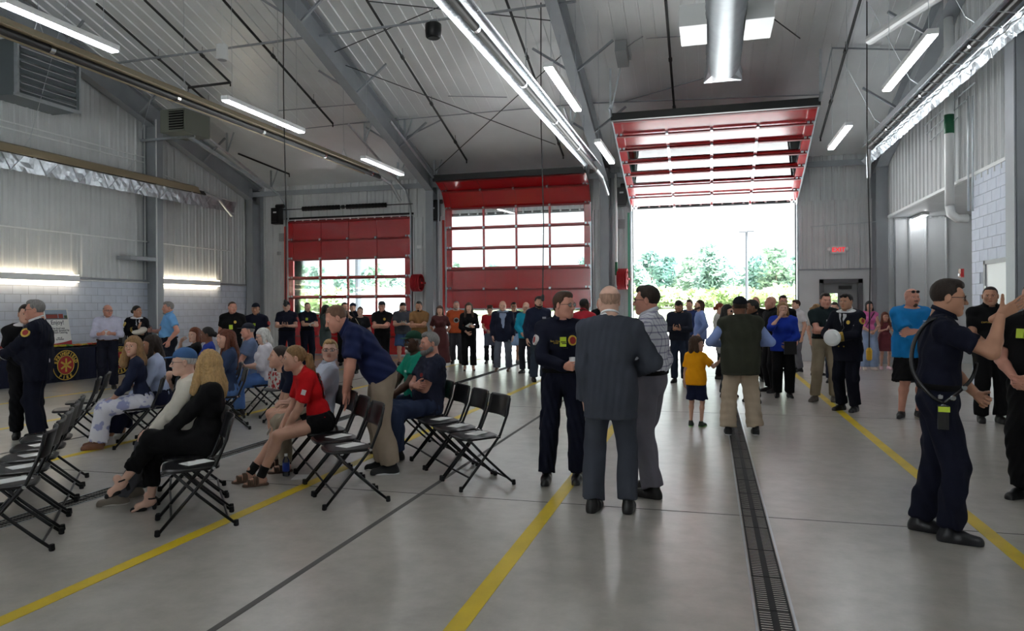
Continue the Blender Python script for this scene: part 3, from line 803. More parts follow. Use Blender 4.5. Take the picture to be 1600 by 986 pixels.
for px, py, z, lb in ((1167, 362, 48, 'grey lamp post standing outside the open door'), (560, 395, 45, 'pale lamp post seen through the closed door glass')):
    b = gz(px, z); top = depth(px, py, z).z
    t = empty('lamp_post', (b.x, b.y, -.02)); tag(t, lb, 'lamp post')
    MB().tube([(0,0,0),(0,0,top)], [.11,.08] if px > 600 else [.2,.18], 10).build('pole', M_pole, t); m = MB(); m.box((-.25,0,top), (.45,.25,.08)); m.box((.25,0,top+.02), (.45,.25,.08)); m.split('lamp_head', M_pole, t)
    MB().lathe([(.25,0),(.25,.5)], 12).build('footing', M_apron, t)
p = gz(610, 62); t = empty('storage_shed', (p.x, p.y, -.02)); tag(t, 'white shed far outside seen through the left door glass', 'shed')
MB().bx(-3.4,3.4,-2,2,0,2.6).build('walls', M_white, t); MB().prism([(-3.6,2.6),(3.6,2.6),(0,3.3)], -2.2, 2.2).build('roof', M_boxg, t); MB().bx(-.6,.6,-2.05,-1.98,0,2.1).build('shed_door', M_boxg, t)
p = gz(462, 55); t = empty('parked_car', (p.x, p.y, -.02), R(10)); tag(t, 'teal car parked outside beyond the closed door', 'car')
MB().prism([(-2.2,.35),(-2.2,.8),(-1.5,.95),(-.9,1.42),(.7,1.42),(1.3,.98),(2.15,.85),(2.2,.35)], -.85, .85).build('body', mat('car_teal',(96,138,142),.3), t)
MB().prism([(-1.35,.98),(-.85,1.36),(.65,1.36),(1.12,.98)], -.87, .87).build('windows', M_black, t)
for xx in (-1.35, 1.35):
    for yy in (-.8, .8): MB().lathe([(.33,-.1),(.33,.1)], 14, (xx,yy,.33), Matrix.Rotation(R(90),3,'X')).build('wheel', M_rubber, t)
# ---------------------------------------------------------------- people: bodies as one continuous surface grown from a distance field
V3 = lambda *a: np.array(a, float)
def nrm(v): return v / max(1e-9, np.linalg.norm(v))
def cap(a, b, ra, rb, k=.02, clip=None, ax=None, s=1.0, neg=False):
    return dict(t='c', a=np.array(a, float), b=np.array(b, float), ra=ra, rb=rb, k=k, clip=clip, ax=None if ax is None else nrm(np.array(ax, float)), s=s, neg=neg)
def ell(c, r, k=.02, M=None, neg=False, clip=None):
    return dict(t='e', c=np.array(c, float), r=np.array(r, float), k=k, M=M, neg=neg, clip=clip)
def field(prims, lo, h, n):
    xs = [lo[i] + h*np.arange(n[i]) for i in range(3)]
    D = np.full(n, .5, np.float32)
    for p in prims:
        m = p['k'] + 2.5*h
        if p['t'] == 'c':
            rr = max(p['ra'], p['rb']) * (1 if p['ax'] is None else max(1, p['s'])) + m
            a0 = np.minimum(p['a'], p['b']) - rr; a1 = np.maximum(p['a'], p['b']) + rr
        else:
            rr = max(p['r']) if p['M'] is not None else p['r']
            a0 = p['c'] - rr - m; a1 = p['c'] + rr + m
        i0 = np.maximum(0, np.floor((a0 - lo)/h).astype(int)); i1 = np.minimum(n, np.ceil((a1 - lo)/h).astype(int) + 1)
        if np.any(i1 <= i0): continue
        sl = tuple(slice(i0[i], i1[i]) for i in range(3))
        X = xs[0][sl[0]][:, None, None]; Y = xs[1][sl[1]][None, :, None]; Z = xs[2][sl[2]][None, None, :]
        if p['t'] == 'c':
            a, ba = p['a'], p['b'] - p['a']
            px, py, pz = X - a[0], Y - a[1], Z - a[2]
            bb = max(1e-9, ba @ ba)
            t = np.clip((px*ba[0] + py*ba[1] + pz*ba[2]) / bb, 0, 1)
            qx, qy, qz = px - t*ba[0], py - t*ba[1], pz - t*ba[2]
            d2 = qx*qx + qy*qy + qz*qz
            if p['ax'] is not None:
                u = p['ax']; c = qx*u[0] + qy*u[1] + qz*u[2]
                d2 = d2 + c*c*(1/p['s']**2 - 1)
                d = (np.sqrt(d2) - (p['ra'] + t*(p['rb'] - p['ra']))) * min(1, .5 + p['s']/2)
            else: d = np.sqrt(d2) - (p['ra'] + t*(p['rb'] - p['ra']))
        else:
            px, py, pz = X - p['c'][0], Y - p['c'][1], Z - p['c'][2]
            if p['M'] is not None:
                M = p['M']; px, py, pz = [M[0][i]*px + M[1][i]*py + M[2][i]*pz for i in range(3)]
            r = p['r']
            k0 = np.sqrt((px/r[0])**2 + (py/r[1])**2 + (pz/r[2])**2); k1 = np.sqrt((px/r[0]**2)**2 + (py/r[1]**2)**2 + (pz/r[2]**2)**2)
            d = k0*(k0 - 1)/np.maximum(k1, 1e-6)
        if p['clip'] is not None:
            for (c, nn) in p['clip']:
                d = np.maximum(d, (X - c[0])*nn[0] + (Y - c[1])*nn[1] + (Z - c[2])*nn[2])
        k = p['k']; o = D[sl]
        if p['neg']:
            hh = np.clip(.5 - .5*(o + d)/k, 0, 1); D[sl] = o*(1-hh) - d*hh + k*hh*(1-hh)
        else:
            hh = np.clip(.5 + .5*(o - d)/k, 0, 1); D[sl] = o*(1-hh) + d*hh - k*hh*(1-hh)
    return D, xs
CORN = [(i, j, k) for i in (0, 1) for j in (0, 1) for k in (0, 1)]
EDG = [(a, b) for a in CORN for b in CORN if sum(abs(x-y) for x, y in zip(a, b)) == 1 and a < b]
def surfnet(D, lo, h):
    S = D < 0; nx, ny, nz = D.shape
    sl = lambda c: (slice(c[0], nx-1+c[0]), slice(c[1], ny-1+c[1]), slice(c[2], nz-1+c[2]))
    cnt = sum(S[sl(c)].astype(np.int8) for c in CORN)
    act = (cnt > 0) & (cnt < 8); ids = np.argwhere(act)
    if len(ids) == 0: return np.zeros((0, 3)), np.zeros((0, 4), int)
    idx = np.full(act.shape, -1, np.int32); idx[act] = np.arange(len(ids))
    vals = {c: D[ids[:, 0]+c[0], ids[:, 1]+c[1], ids[:, 2]+c[2]] for c in CORN}
    acc = np.zeros((len(ids), 3)); num = np.zeros(len(ids))
    for a, b in EDG:
        va, vb = vals[a], vals[b]; x = (va < 0) != (vb < 0)
        t = np.where(x, va/np.where(x, va - vb, 1), 0)
        pa, pb = np.array(a, float), np.array(b, float)
        acc += np.where(x[:, None], pa + t[:, None]*(pb - pa), 0); num += x
    V = lo + h*(ids + acc/num[:, None])
    F = []
    for ax in range(3):
        o1, o2 = [(1, 2), (2, 0), (0, 1)][ax]
        sa = [slice(None)]*3; sb = [slice(None)]*3; sa[ax] = slice(0, -1); sb[ax] = slice(1, None)
        A_, B_ = S[tuple(sa)], S[tuple(sb)]; ch = A_ != B_
        e = np.argwhere(ch); e = e[(e[:, o1] > 0) & (e[:, o2] > 0) & (e[:, o1] < D.shape[o1]-1) & (e[:, o2] < D.shape[o2]-1)]
        ins = A_[tuple(e.T)]
        def at(d1, d2):
            q = e.copy(); q[:, o1] += d1; q[:, o2] += d2; return idx[tuple(q.T)]
        q = np.stack([at(-1, -1), at(0, -1), at(0, 0), at(-1, 0)], 1)
        q[~ins] = q[~ins][:, ::-1]; F.append(q)
    F = np.concatenate(F); F = F[(F >= 0).all(1)]
    return V, F
def sdf_mesh(prims, h, clips=(), warp=None, pad=.03):
    los, his = [], []
    for p in prims:
        if p['neg']: continue
        if p['t'] == 'c':
            rr = max(p['ra'], p['rb'])*(1 if p['ax'] is None else max(1, p['s'])); los.append(np.minimum(p['a'], p['b'])-rr); his.append(np.maximum(p['a'], p['b'])+rr)
        else:
            rr = max(p['r']) if p['M'] is not None else p['r']; los.append(p['c']-rr); his.append(p['c']+rr)
    lo = np.min(los, 0) - pad - 2*h; hi = np.max(his, 0) + pad + 2*h
    n = np.ceil((hi - lo)/h).astype(int) + 1
    D, xs = field(prims, lo, h, n)
    X, Y, Z = xs[0][:, None, None], xs[1][None, :, None], xs[2][None, None, :]
    if warp is not None: D = D + warp(X, Y, Z).astype(np.float32)
    for c, nn in clips:
        D = np.maximum(D, ((X-c[0])*nn[0] + (Y-c[1])*nn[1] + (Z-c[2])*nn[2]).astype(np.float32))
    return surfnet(D, lo, h)
def folds(amp, seed, f=1.0):
    r = np.random.RandomState(seed); ks = [(r.normal(size=3)*np.array([1, 1, .55])*s*f, r.uniform(0, 6.28)) for s in (17, 26, 38, 52)]
    def w_(X, Y, Z):
        o = 0
        for i in range(0, 4, 2):
            (k1, p1), (k2, p2) = ks[i], ks[i+1]
            o = o + np.sin(X*k1[0]+Y*k1[1]+Z*k1[2]+p1)*np.cos(X*k2[0]+Y*k2[1]+Z*k2[2]+p2)
        return amp*o
    return w_

# ---- head template (face along +y, origin at the eye line's height)
def head_prims(sex, wide=1.0):
    f = sex == 'f'; w_ = wide*(.94 if f else 1.0); jw = .85 if f else 1.0
    P_ = [ell((0,-.012,.034), (.077*w_,.098,.089)), ell((0,.028,-.032), (.063*w_,.066,.088), .03)]
    for s in (-1, 1):
        P_ += [cap((s*.05*w_*jw,-.002,-.058), (s*.018*jw,.062,-.096), .024*w_, .02, .03), ell((s*.043*w_,.055,-.028), (.024,.024,.026), .03)]
    P_ += [ell((0,.07,-.1), (.02,.02,.016), .025), cap((-.036*w_,.079,.022), (.036*w_,.079,.022), .012, .012, .02)]
    for s in (-1, 1): P_.append(ell((s*.032,.104,.002), (.021,.02,.014), .012, None, True))
    P_ += [cap((0,.09,.008), (0,.111,-.032), .0075, .0115 if not f else .0098, .01)]
    for s in (-1, 1): P_.append(ell((s*.012,.1,-.036), (.008,.01,.0075), .006))
    P_ += [cap((-.019,.087,-.0585), (.019,.087,-.0585), .0065, .0065, .008, ax=(0,1,0), s=1.3), cap((-.016,.086,-.0705), (.016,.086,-.0705), .0075, .0075, .008, ax=(0,1,0), s=1.2),
           cap((-.02,.101,-.0645), (.02,.101,-.0645), .0022, .0022, .003, neg=True)]
    for s in (-1, 1):
        M = np.array(Matrix.Rotation(R(-s*18), 3, 'Z') @ Matrix.Rotation(R(-12), 3, 'X'))
        P_ += [ell((s*.08*w_,-.008,-.006), (.009,.021,.033), .006, M), ell((s*.089*w_,-.004,-.004), (.006,.011,.018), .004, M, True)]
    P_ += [cap((0,-.026,-.06), (0,-.05,-.2), .05 if f else .058*min(1.12, wide), .054 if f else .064*wide, .03)]
    return P_
HC = {}
def head_tpl(sex, wide, h):
    k = (sex, round(wide, 2), h)
    if k not in HC:
        V, F = sdf_mesh(head_prims(sex, wide), h, [(V3(0,0,-.165), V3(0,0,-1))])
        c = V[F].mean(1)
        lip = (np.abs(c[:, 0])/.021)**2 + ((c[:, 2]+.0645)/.0115)**2 < 1; lip &= c[:, 1] > .08
        mi = np.where(lip, 1, 0)
        for s in (-1, 1):       # eyeballs and irises
            for (cy, r_, m_) in ((.0775, .0132, 2), (.0838, .0082, 3)):
                n1, n2 = 8, 6; vv = []; 
                for i in range(n2+1):
                    for j in range(n1):
                        a, b = math.pi*i/n2, 2*math.pi*j/n1
                        vv.append((s*.032 + r_*math.sin(a)*math.cos(b), cy + r_*math.sin(a)*math.sin(b), .002 + r_*(.52 if m_ == 2 else .72)*math.cos(a)))
                ff = [(i*n1+j, i*n1+(j+1) % n1, (i+1)*n1+(j+1) % n1, (i+1)*n1+j) for i in range(n2) for j in range(n1)]
                F = np.concatenate([F, np.array(ff) + len(V)]); V = np.concatenate([V, np.array(vv)]); mi = np.concatenate([mi, np.full(len(ff), m_)])
        HC[k] = (V, F, mi)
    return HC[k]
def strands(amp, fx=150, fy=120, seed=0):
    def w_(X, Y, Z): return amp*(np.sin(X*fx + 9*np.sin(Z*22 + seed) + Y*30)*np.cos(Y*fy + 7*np.sin(Z*17+seed)) + .6*np.sin(X*43+Z*12+seed))
    return w_
def hair_prims(style, sex, wide):
    """shells over the skull; all in head space"""
    w_ = wide*(.94 if sex == 'f' else 1.0)
    fr = lambda y, z, s=.9: [(V3(0, y, z), nrm(V3(0, s, -1)))]          # cuts the face free below a slanted line
    def up(cl, side=1.0, top=1.0): return [ell((0,-.014,.036), (.0795*w_+.004*side, .1+.004*side, .092+.004*top), .008, None, False, cl)]
    temples = [ell((q*.062,.075,.062), (.03,.03,.028), .012, None, True) for q in (-1, 1)]
    nape = (V3(0,0,-.07), V3(0,0,-1))
    if style == 'short': return up(fr(.05,.05,1.05) + [nape], .35, 1.3) + [ell((0,.035,.088), (.056,.055,.042), .02, None, False, fr(.05,.06,.4))] + temples, []
    if style == 'buzz': return up(fr(.045,.055,1.2) + [nape], -.1, .2) + temples, []
    if style == 'fringe': return up(fr(.0,.022,1.0) + [nape, (V3(0,0,.062), V3(0,0,1))], -.15, .1) + [ell((0,.02,.13), (.07,.13,.06), .02, None, True)], []
    if style == 'curly': return up(fr(.07,.035,.6) + [nape], 1.5, 2) + [ell((q*.05,y,z), (.04,.045,.045), .01) for q in (-1,0,1) for y,z in ((.04,.105),(-.03,.115),(-.08,.06))], []
    if style == 'longmale': return up(fr(.045,.05,.7), 1, 1) + [cap((q*.068,-.035,.0), (q*.072,-.06,-.13), .028, .026, .03) for q in (-1,1)] + [cap((0,-.08,0), (0,-.085,-.13), .05, .045, .03)], []
    back = [cap((0,-.065,.02), (0,-.08,-.1), .078, .074, .03, ax=(0,1,0), s=.75)]
    if style == 'bob': return up(fr(.066,.05,.4), 1.5, 1.5) + back + [cap((q*.07,-.005,.05), (q*.08,.005,-.1), .026, .034, .03, ax=(1,0,0), s=.8) for q in (-1,1)], []
    if style == 'long':
        return up(fr(.066,.05,.4), 1.5, 1.5) + [cap((0,-.065,.0), (0,-.11,-.2), .084, .09, .03, ax=(0,1,0), s=.7), cap((0,-.11,-.18), (0,-.125,-.38), .09, .05, .03, ax=(0,1,0), s=.5)] + \
               [cap((q*.07,-.005,.05), (q*.1,.03,-.24), .026, .042, .03) for q in (-1,1)], []
    if style == 'wavy':
        return up(fr(.066,.05,.4), 1.8, 1.8) + [cap((0,-.065,.0), (0,-.1,-.2), .088, .108, .03, ax=(0,1,0), s=.75), cap((0,-.1,-.18), (0,-.11,-.29), .108, .075, .03, ax=(0,1,0), s=.6)] + \
               [cap((q*.07,-.005,.05), (q*.11,.02,-.22), .028, .052, .03) for q in (-1,1)], []
    if style == 'pony':
        return up(fr(.06,.06,1.25) + [(V3(0,.02,-.055), nrm(V3(0,.2,-1)))], .6, .8) + [cap((0,-.105,.03), (0,-.14,.01), .026, .03, .02), cap((0,-.145,.005), (0,-.165,-.17), .034, .044, .02), cap((0,-.165,-.17), (0,-.155,-.33), .044, .012, .02)], []
    if style == 'bun':
        return up(fr(.06,.06,1.25) + [(V3(0,.02,-.055), nrm(V3(0,.2,-1)))], .6, .8) + [ell((0,-.122,.0), (.045,.04,.045), .015)], []
    return [], []
def beard_prims(kind, sex, wide):
    P_ = []
    if kind in ('full', 'goatee'):
        if kind == 'full':
            P_ += [cap((s*.056*wide,.008,-.06), (s*.02,.066,-.098), .0315*wide, .03, .02) for s in (-1, 1)]
        P_ += [ell((0,.07,-.104), (.032,.032,.03), .02)]
    P_ += [cap((-.022,.089,-.05), (0,.094,-.045), .007, .0075, .006), cap((.022,.089,-.05), (0,.094,-.045), .007, .0075, .006)]
    return P_

# ---- hands (right hand: fingers +y, back of hand +z, thumb at -x)
HP = {'relax': ((22,28,18), .35, (-.35,.85,-.45)), 'grip': ((62,72,45), .8, (.1,.75,-.75)), 'open': ((2,6,4), .0, (-.85,.55,-.1)), 'cup': ((48,50,25), .6, (-.25,.55,-.85)), 'flat': ((6,14,8), .1, (-.6,.8,-.2))}
HT = {}
def hand_tpl(pose, h, k=1.0):
    key = (pose, h, k)
    if key in HT: return HT[key]
    (c1, c2, c3), _, th = HP[pose]
    P_ = [cap((0,-.05,0), (0,.012,0), .027, .026, .015, ax=(0,0,1), s=.75)]
    for x, L, r_ in ((-.031,.07,.0092), (-.01,.079,.0096), (.011,.073,.0092), (.031,.056,.0082)):
        kn = V3(x, .088 - abs(x-.0)*.2, .0)
        P_.append(cap((x*.55,.012,0), kn, .0165, .0125, .014))
        sp = x*(2.2 if pose == 'open' else .8); p = kn; ang = 0
        for f_, c in zip((.45,.32,.23), (c1, c2, c3)):
            ang += R(c); d = nrm(V3(sp*(1 if ang < 1 else .3), math.cos(ang), -math.sin(ang))); q = p + d*L*f_*1.05
            P_.append(cap(p, q, r_, r_*.9, .004)); p = q; r_ *= .92
    p = V3(-.02,.022,-.008); d = nrm(V3(*th)); P_.append(ell((-.018,.03,-.01), (.016,.028,.014), .012))
    d0 = nrm(V3(-.75,.62,-.25)) if pose != 'grip' else nrm(V3(-.6,.6,-.5))
    q = p + d0*.04; P_.append(cap(p, q, .0145, .012, .012)); q2 = q + nrm(d0*.5 + d*.5)*.032; P_.append(cap(q, q2, .0115, .0105, .005)); q3 = q2 + d*.027; P_.append(cap(q2, q3, .0105, .0088, .004))
    V, F = sdf_mesh(P_, h, pad=.01); V = V*k
    HT[key] = (V, F); return HT[key]

# ---- feet
FT = {}
def foot_tpl(kind, h):
    if (kind, h) in FT: return FT[(kind, h)]
    base = [(V3(0,0,0), V3(0,0,-1))]
    if kind == 'bare':
        P_ = [cap((0,-.03,.035), (0,.1,.028), .034, .036, .03), cap((0,.0,.04), (0,-.005,.1), .038, .036, .03)]
        for i, x in enumerate((-.026,-.008,.008,.02,.03)): P_.append(cap((x*.9,.11,.016), (x,.155-.009*i,.012), .012, .0115 if i == 0 else .009, .008))
    elif kind == 'sole':
        P_ = [cap((0,-.04,.0), (.004,.06,.0), .041, .04, .02), cap((.004,.06,.0), (-.004,.145,.0), .045, .04, .02)]
        base = base + [(V3(0,0,.024), V3(0,0,1))]
    elif kind == 'heel':
        P_ = [cap((0,.07,.012), (-.002,.15,.012), .038, .026, .02), cap((0,-.03,.0), (0,-.03,.05), .018, .024, .01), cap((0,-.03,.055), (0,.08,.02), .022, .03, .01, ax=(0,0,1), s=.4)]
    else:
        P_ = [cap((0,-.035,.038), (0,.06,.036), .041, .043, .03), cap((0,.06,.034), (-.003,.155,.026), .044, .032, .03), cap((0,-.01,.06), (0,-.016,.1), .041, .041, .03)]
        P_.append(cap((0,-.04,.012), (0,.15,.01), .038, .038, .02))
        base = base + [(V3(0,-.01,.115), V3(0,-.25,1))]
    V, F = sdf_mesh(P_, h, base); FT[(kind, h)] = (V, F); return FT[(kind, h)]

M_eye = mat('eye_white', (225, 222, 216), .3); M_iris = mat('iris', (52, 40, 32), .2); M_gl = mat('glasses_frame', (22, 20, 20), .35); M_lens = glass_mat('lens', (.9, .92, .95)); M_dlens = mat('dark_lens', (14, 14, 16), .1)
def skin(c):
    return [mat('skin_%d_%d_%d' % c, c, .5, 0, .35, .06, 9, .12, 220), mat('lip_%d_%d_%d' % c, tuple(int(v*f) for v, f in zip(c, (.92, .76, .74))), .45), M_eye, M_iris]
SK = dict(light=(206,160,138), fair=(216,174,154), tan=(186,138,112), ruddy=(204,146,126), brown=(120,80,60), dark=(78,52,40))
HAIRM = dict(black=(22,19,18), dark=(44,33,27), brown=(74,52,38), auburn=(104,54,34), grey=(128,126,124), white=(206,204,200), stub=(182,146,126), thin=(112,82,64), blond=(178,144,96), sand=(146,112,74), red=(132,58,38))
def hair_m(c): return mat('hair_' + c, HAIRM[c], .55, 0, .35, .3, 30, .6, 130, stretch=(3, 3, .35))

def rot_between(ax_y, ax_z):
    y = nrm(ax_y); z = ax_z - y*(ax_z @ y); z = nrm(z); x = np.cross(y, z); return np.stack([x, y, z], 1)
def two_bone(S, W, l1, l2, pole):
    v = W - S; d = np.linalg.norm(v); d = min(max(d, abs(l1-l2)+.01), l1+l2-.002); u = nrm(v)
    a = (l1*l1 - l2*l2 + d*d)/(2*d); hgt = math.sqrt(max(0, l1*l1 - a*a)); p = pole - u*(pole @ u); p = nrm(p)
    return S + u*a + p*hgt, S + u*d
ARMS = {  # wrist targets from the shoulder line's centre: x outward, y forward, z up; pole; hand pose; hand direction; palm normal
 'hang': ((.25,.03,-.53), (.5,-1,.1), 'relax', (0,.1,-1), (-1,.1,0)),
 'cross': ((-.1,.225,-.235), (1,.1,-.7), 'relax', (-1,-.25,.15), (-.2,-1,-.1)),
 'cross2': ((-.1,.185,-.28), (1,.1,-.6), 'relax', (-1,-.3,.1), (-.2,-1,.2)),
 'front': ((.06,.3,-.27), (.8,-.5,-.8), 'cup', (-.5,.7,.2), (-.5,-.1,.8)),
 'cup': ((.08,.31,-.24), (.8,-.5,-.8), 'grip', (-.4,.9,.15), (-.9,-.3,.1)),
 'low': ((.05,.23,-.42), (.9,-.5,0), 'cup', (-.6,.6,-.5), (-.4,-.6,.3)),
 'pocket': ((.22,.07,-.44), (1,-.8,0), 'relax', (-.1,.2,-1), (-1,0,0)),
 'hip': ((.21,.0,-.38), (1,-.4,0), 'flat', (-.8,.3,-.4), (-.6,-.3,-.5)),
 'face': ((.07,.24,.1), (.8,0,-1), 'relax', (-.5,-.3,.8), (-.6,-.7,0)),
 'lap': ((.1,.34,-.4), (.9,-.6,0), 'relax', (-.3,.9,-.1), (0,0,-1)),
 'clap': ((.03,.33,-.13), (.9,-.4,-.7), 'flat', (-.1,.6,.8), (-1,0,.1)),
 'behind': ((.1,-.2,-.45), (1,-.4,0), 'relax', (-.6,-.2,-.6), (0,-1,0)),
}
BADGES = []
def person(px=None, z=None, py=None, H=1.76, face=0, label='', sex='m', sk='light', hair=('short', 'brown'), build=1.0, arms=('hang', 'hang'), wear=(), lod=None, pos=None, sit=False,
           lean=0, slump=0, side=0, twist=0, hyaw=0, hpitch=0, hroll=0, feet=None, belly=0, glasses=None, beard=None, cap_=None, shoes=('shoe', (24, 22, 22)), seed=None, knee=None, dz=0, yaw=None, child=False, armk=None, grp='people gathered in the hall'):
    if pos is None: pos = g(px, py) if py else gz(px, z*1.04)
    r_, f_ = V3(CA, SA, 0), V3(-SA, CA, 0)
    if yaw is None:
        fd = math.sin(R(face))*r_ - math.cos(R(face))*f_; yaw = math.atan2(-fd[0], fd[1])
    root = empty('person', (pos.x, pos.y, dz), yaw); tag(root, label, 'person', grp)
    s = H/1.755; zz_ = (pos - Vector((0,0,0))).length
    near = zz_ < 8; mid = zz_ < 12.5
    if lod is None: lod = 0 if near else (1 if mid else 2)
    hb = (.0125, .017, .022)[lod]; hc = (.011, .016, .021)[lod]; hh = (.0048, .0068, .009)[lod]; hd = (.0042, .0056, .0075)[lod]
    sd = seed if seed is not None else len(BADGES); BADGES.append(1)
    fem = sex == 'f'
    g_ = build
    # ------------- skeleton (1.755 m figure, scaled at the end)
    zp = .93 if not sit else (.545/s)
    pel = V3(0, 0, zp)
    def RX(a): return np.array(Matrix.Rotation(a, 3, 'X'))
    def RY(a): return np.array(Matrix.Rotation(a, 3, 'Y'))
    def RZ(a): return np.array(Matrix.Rotation(a, 3, 'Z'))
    T1 = RX(R(-lean)) @ RY(R(side)); T2 = RZ(R(twist)) @ RX(R(-lean - slump)) @ RY(R(side))
    up1, fw1, rt1 = T1[:, 2], T1[:, 1], T1[:, 0]; up2, fw2, rt2 = T2[:, 2], T2[:, 1], T2[:, 0]
    wst = pel + up1*.15; chest = wst + (up1+up2)/2*.2; sc = chest + up2*.115; neck = sc + up2*.065
    sw = .158 if fem else .178
    if child: sw = .15
    SH = {+1: sc + rt2*sw*(.6+.4*g_) , -1: sc - rt2*sw*(.6+.4*g_)}
    hw = .088
    HIP = {q: pel + V3(q*hw, 0, -.01) for q in (1, -1)}
    HR = RZ(R(hyaw)) @ RX(R(-hpitch)) @ RY(R(hroll))
    hs = (s**-.45)*(1.0 if not child else 1.06)          # heads vary less than heights
    hc_ = neck + up2*.035 + (up2*.6 + HR[:, 2]*.4)*.12*hs + fw2*.012 - HR[:, 1]*(-.018)
    ar = {}
    for q, nm_ in ((1, arms[0]), (-1, arms[1])):
        a = ARMS[nm_] if isinstance(nm_, str) else nm_
        mir = lambda v: rt2*v[0]*q + fw2*v[1] + up2*v[2]
        W = sc + mir(a[0]); pole = mir(a[1])
        E, W = two_bone(SH[q], W, .295*(1 if not child else .95), .262, pole)
        ar[q] = (E, W, a[2], mir(a[3]), mir(a[4]))
    lg = {}
    for q in (1, -1):
        if feet is not None: fp = feet[0 if q == 1 else 1]
        elif sit: fp = (q*.13, .40, 0, q*6)
        else: fp = (q*.105, -.01, 0, q*10)
        at_ = V3(fp[0], fp[1], (fp[2] + .082)) ; fy = R(-fp[3])
        pit = fp[4] if len(fp) > 4 else 0
        kp = V3(q*.15, 1, .25) if knee is None else V3(*knee[0 if q == 1 else 1])
        K, A_ = two_bone(HIP[q], at_, .432, .418, kp)
        lg[q] = (K, A_, fy, pit)
    # ------------- body
    tg = g_*(.9 if fem else 1.0)
    def torso(t, k=.04):
        d = lambda r_, sy: ((r_ + t), (r_*sy + t)/(r_ + t))
        o = []
        r1, s1 = d(.108*(.5+.5*g_)*(1.04 if fem else 1), .95); o.append(cap(pel - rt1*.065*tg + up1*.0, pel + rt1*.065*tg, r1, r1, k, ax=fw1, s=s1))
        wr_ = (.106 if fem else .116); r1, s1 = d(wr_*tg, .84); o.append(cap(wst - rt1*.045*tg - up1*.02, wst + rt1*.045*tg - up1*.02, r1, r1, k, ax=fw1, s=s1))
        r1, s1 = d((.112 if fem else .122)*tg, .82); o.append(cap(chest - rt2*.055*tg - up2*.02, chest + rt2*.055*tg - up2*.02, r1, r1, k, ax=fw2, s=s1))
        r1, s1 = d(.098*(.4+.6*tg), .86); o.append(cap(sc - rt2*.075 - up2*.03, sc + rt2*.075 - up2*.03, r1, r1, k, ax=fw2, s=s1))
        for q in (1, -1): o.append(cap(neck - rt2*-.03*q*1.0 - up2*.0, SH[q] + up2*.005, .05 + t, .056*(.6+.4*g_) + t, k))
        if belly: o.append(ell(wst + fw1*(.05+.03*belly) - up1*.01, ((.125+.015*belly)*tg + t, .1+.03*belly + t, .13 + t), .05, T1))
        if fem and not child:
            for q in (1, -1): o.append(ell(chest + fw2*.085*tg + rt2*q*.066 - up2*.005, (.06+t, .055+t, .06+t), .035, T2))
        return o
    lk = (.85 if child else 1.0)*(.62+.38*g_); kinds_ = [x[0] for x in wear]; longs = any(len(x) > 2 and x[2].get('sleeve', 1.97 if x[0] == 'jacket' else 0) > 1.8 for x in wear); bl = .86 if 'trousers' in kinds_ else 1.0
    def leg(q, t, to=1.0, sh=None, wide=0.0, straight=False):
        K, A_, _, _ = lg[q]; H_ = HIP[q]; o = [cap(H_, K, .086*lk + t, .058*lk + t + wide*.4, .03)]
        if to > 1:
            e = K + (A_ - K)*min(1, to - 1)
            if straight: o.append(cap(K, e, .058*lk + t + wide*.4, .05*lk + t + wide, .03))
            else:
                m_ = K + (A_-K)*.3 - V3(0,0,0); bk = nrm(np.cross(A_-K, np.cross(V3(0,1,0), A_-K))+1e-6)
                o += [cap(K, m_ - bk*.012, .052*lk+t, .054*lk+t, .03), cap(m_ - bk*.012, e, .054*lk+t, .036*lk+t, .03)]
        return o
    ak = (.8 if child else 1.0)*(.92 if fem else 1.0)*(.65+.35*g_) if armk is None else armk
    def arm(q, t, to=2.0, clip=True, loose=1.0):
        E, W, *_ = ar[q]; S_ = SH[q]; o = []
        if to <= 1:
            e = S_ + (E-S_)*to; cl = [(e, nrm(E-S_))] if clip else None
            o.append(cap(S_, e + nrm(E-S_)*.03, .056*ak+t, .05*ak+t*loose*1.25, .025, cl))
        else:
            o.append(cap(S_, E, .056*ak+t, .043*ak+t, .025))
            e = E + (W-E)*(to-1); cl = [(e, nrm(W-E))] if clip else None
            if clip: o.append(cap(E, e + nrm(W-E)*.02, .043*ak+t, .034*ak+t*loose, .025, cl))
            else: o += [cap(E, E+(W-E)*.3, .043*ak+t, .043*ak+t, .02), cap(E+(W-E)*.3, W, .043*ak+t, .028*ak+t, .02)]
        return o
    prims = torso(-.004)
    for q in (1, -1): prims += leg(q, -.008 if bl < 1 else 0, 2.0) + arm(q, -.007 if longs else 0, 2.0, False)
    prims.append(cap(neck - up2*.02, neck + (hc_ - neck)*.45, .056*(.9 if fem else 1)*(.6+.4*g_), .052*(.9 if fem else 1)*(.6+.4*g_), .03))
    V, F = sdf_mesh(prims, hb)
    Vs, Fs, Ms = [V], [F], [np.zeros(len(F), int)]
    HV, HF, HM = head_tpl('f' if (fem or child) else 'm', 1.0 + .5*(g_-1)*(g_ > 1), hh)
    def put(Vn, Fn, Mn):
        k = sum(len(v) for v in Vs); Vs.append(Vn); Fs.append(Fn + k); Ms.append(Mn)
    put(HV*hs @ HR.T + hc_, HF, HM)
    for q in (1, -1):
        E, W, hp, hdv, pn = ar[q]
        HV_, HF_ = hand_tpl(hp, hd); v = HV_*(.92 if fem else 1.0)*(.85 if child else 1)
        if q == -1: v = v*V3(-1, 1, 1); HF_ = HF_[:, ::-1]
        put(v @ rot_between(hdv, -pn).T + W, HF_, np.zeros(len(HF_), int))
    barefoot = shoes[0] in ('sandal', 'heel')
    hf = (.006, .009, .012)[lod]
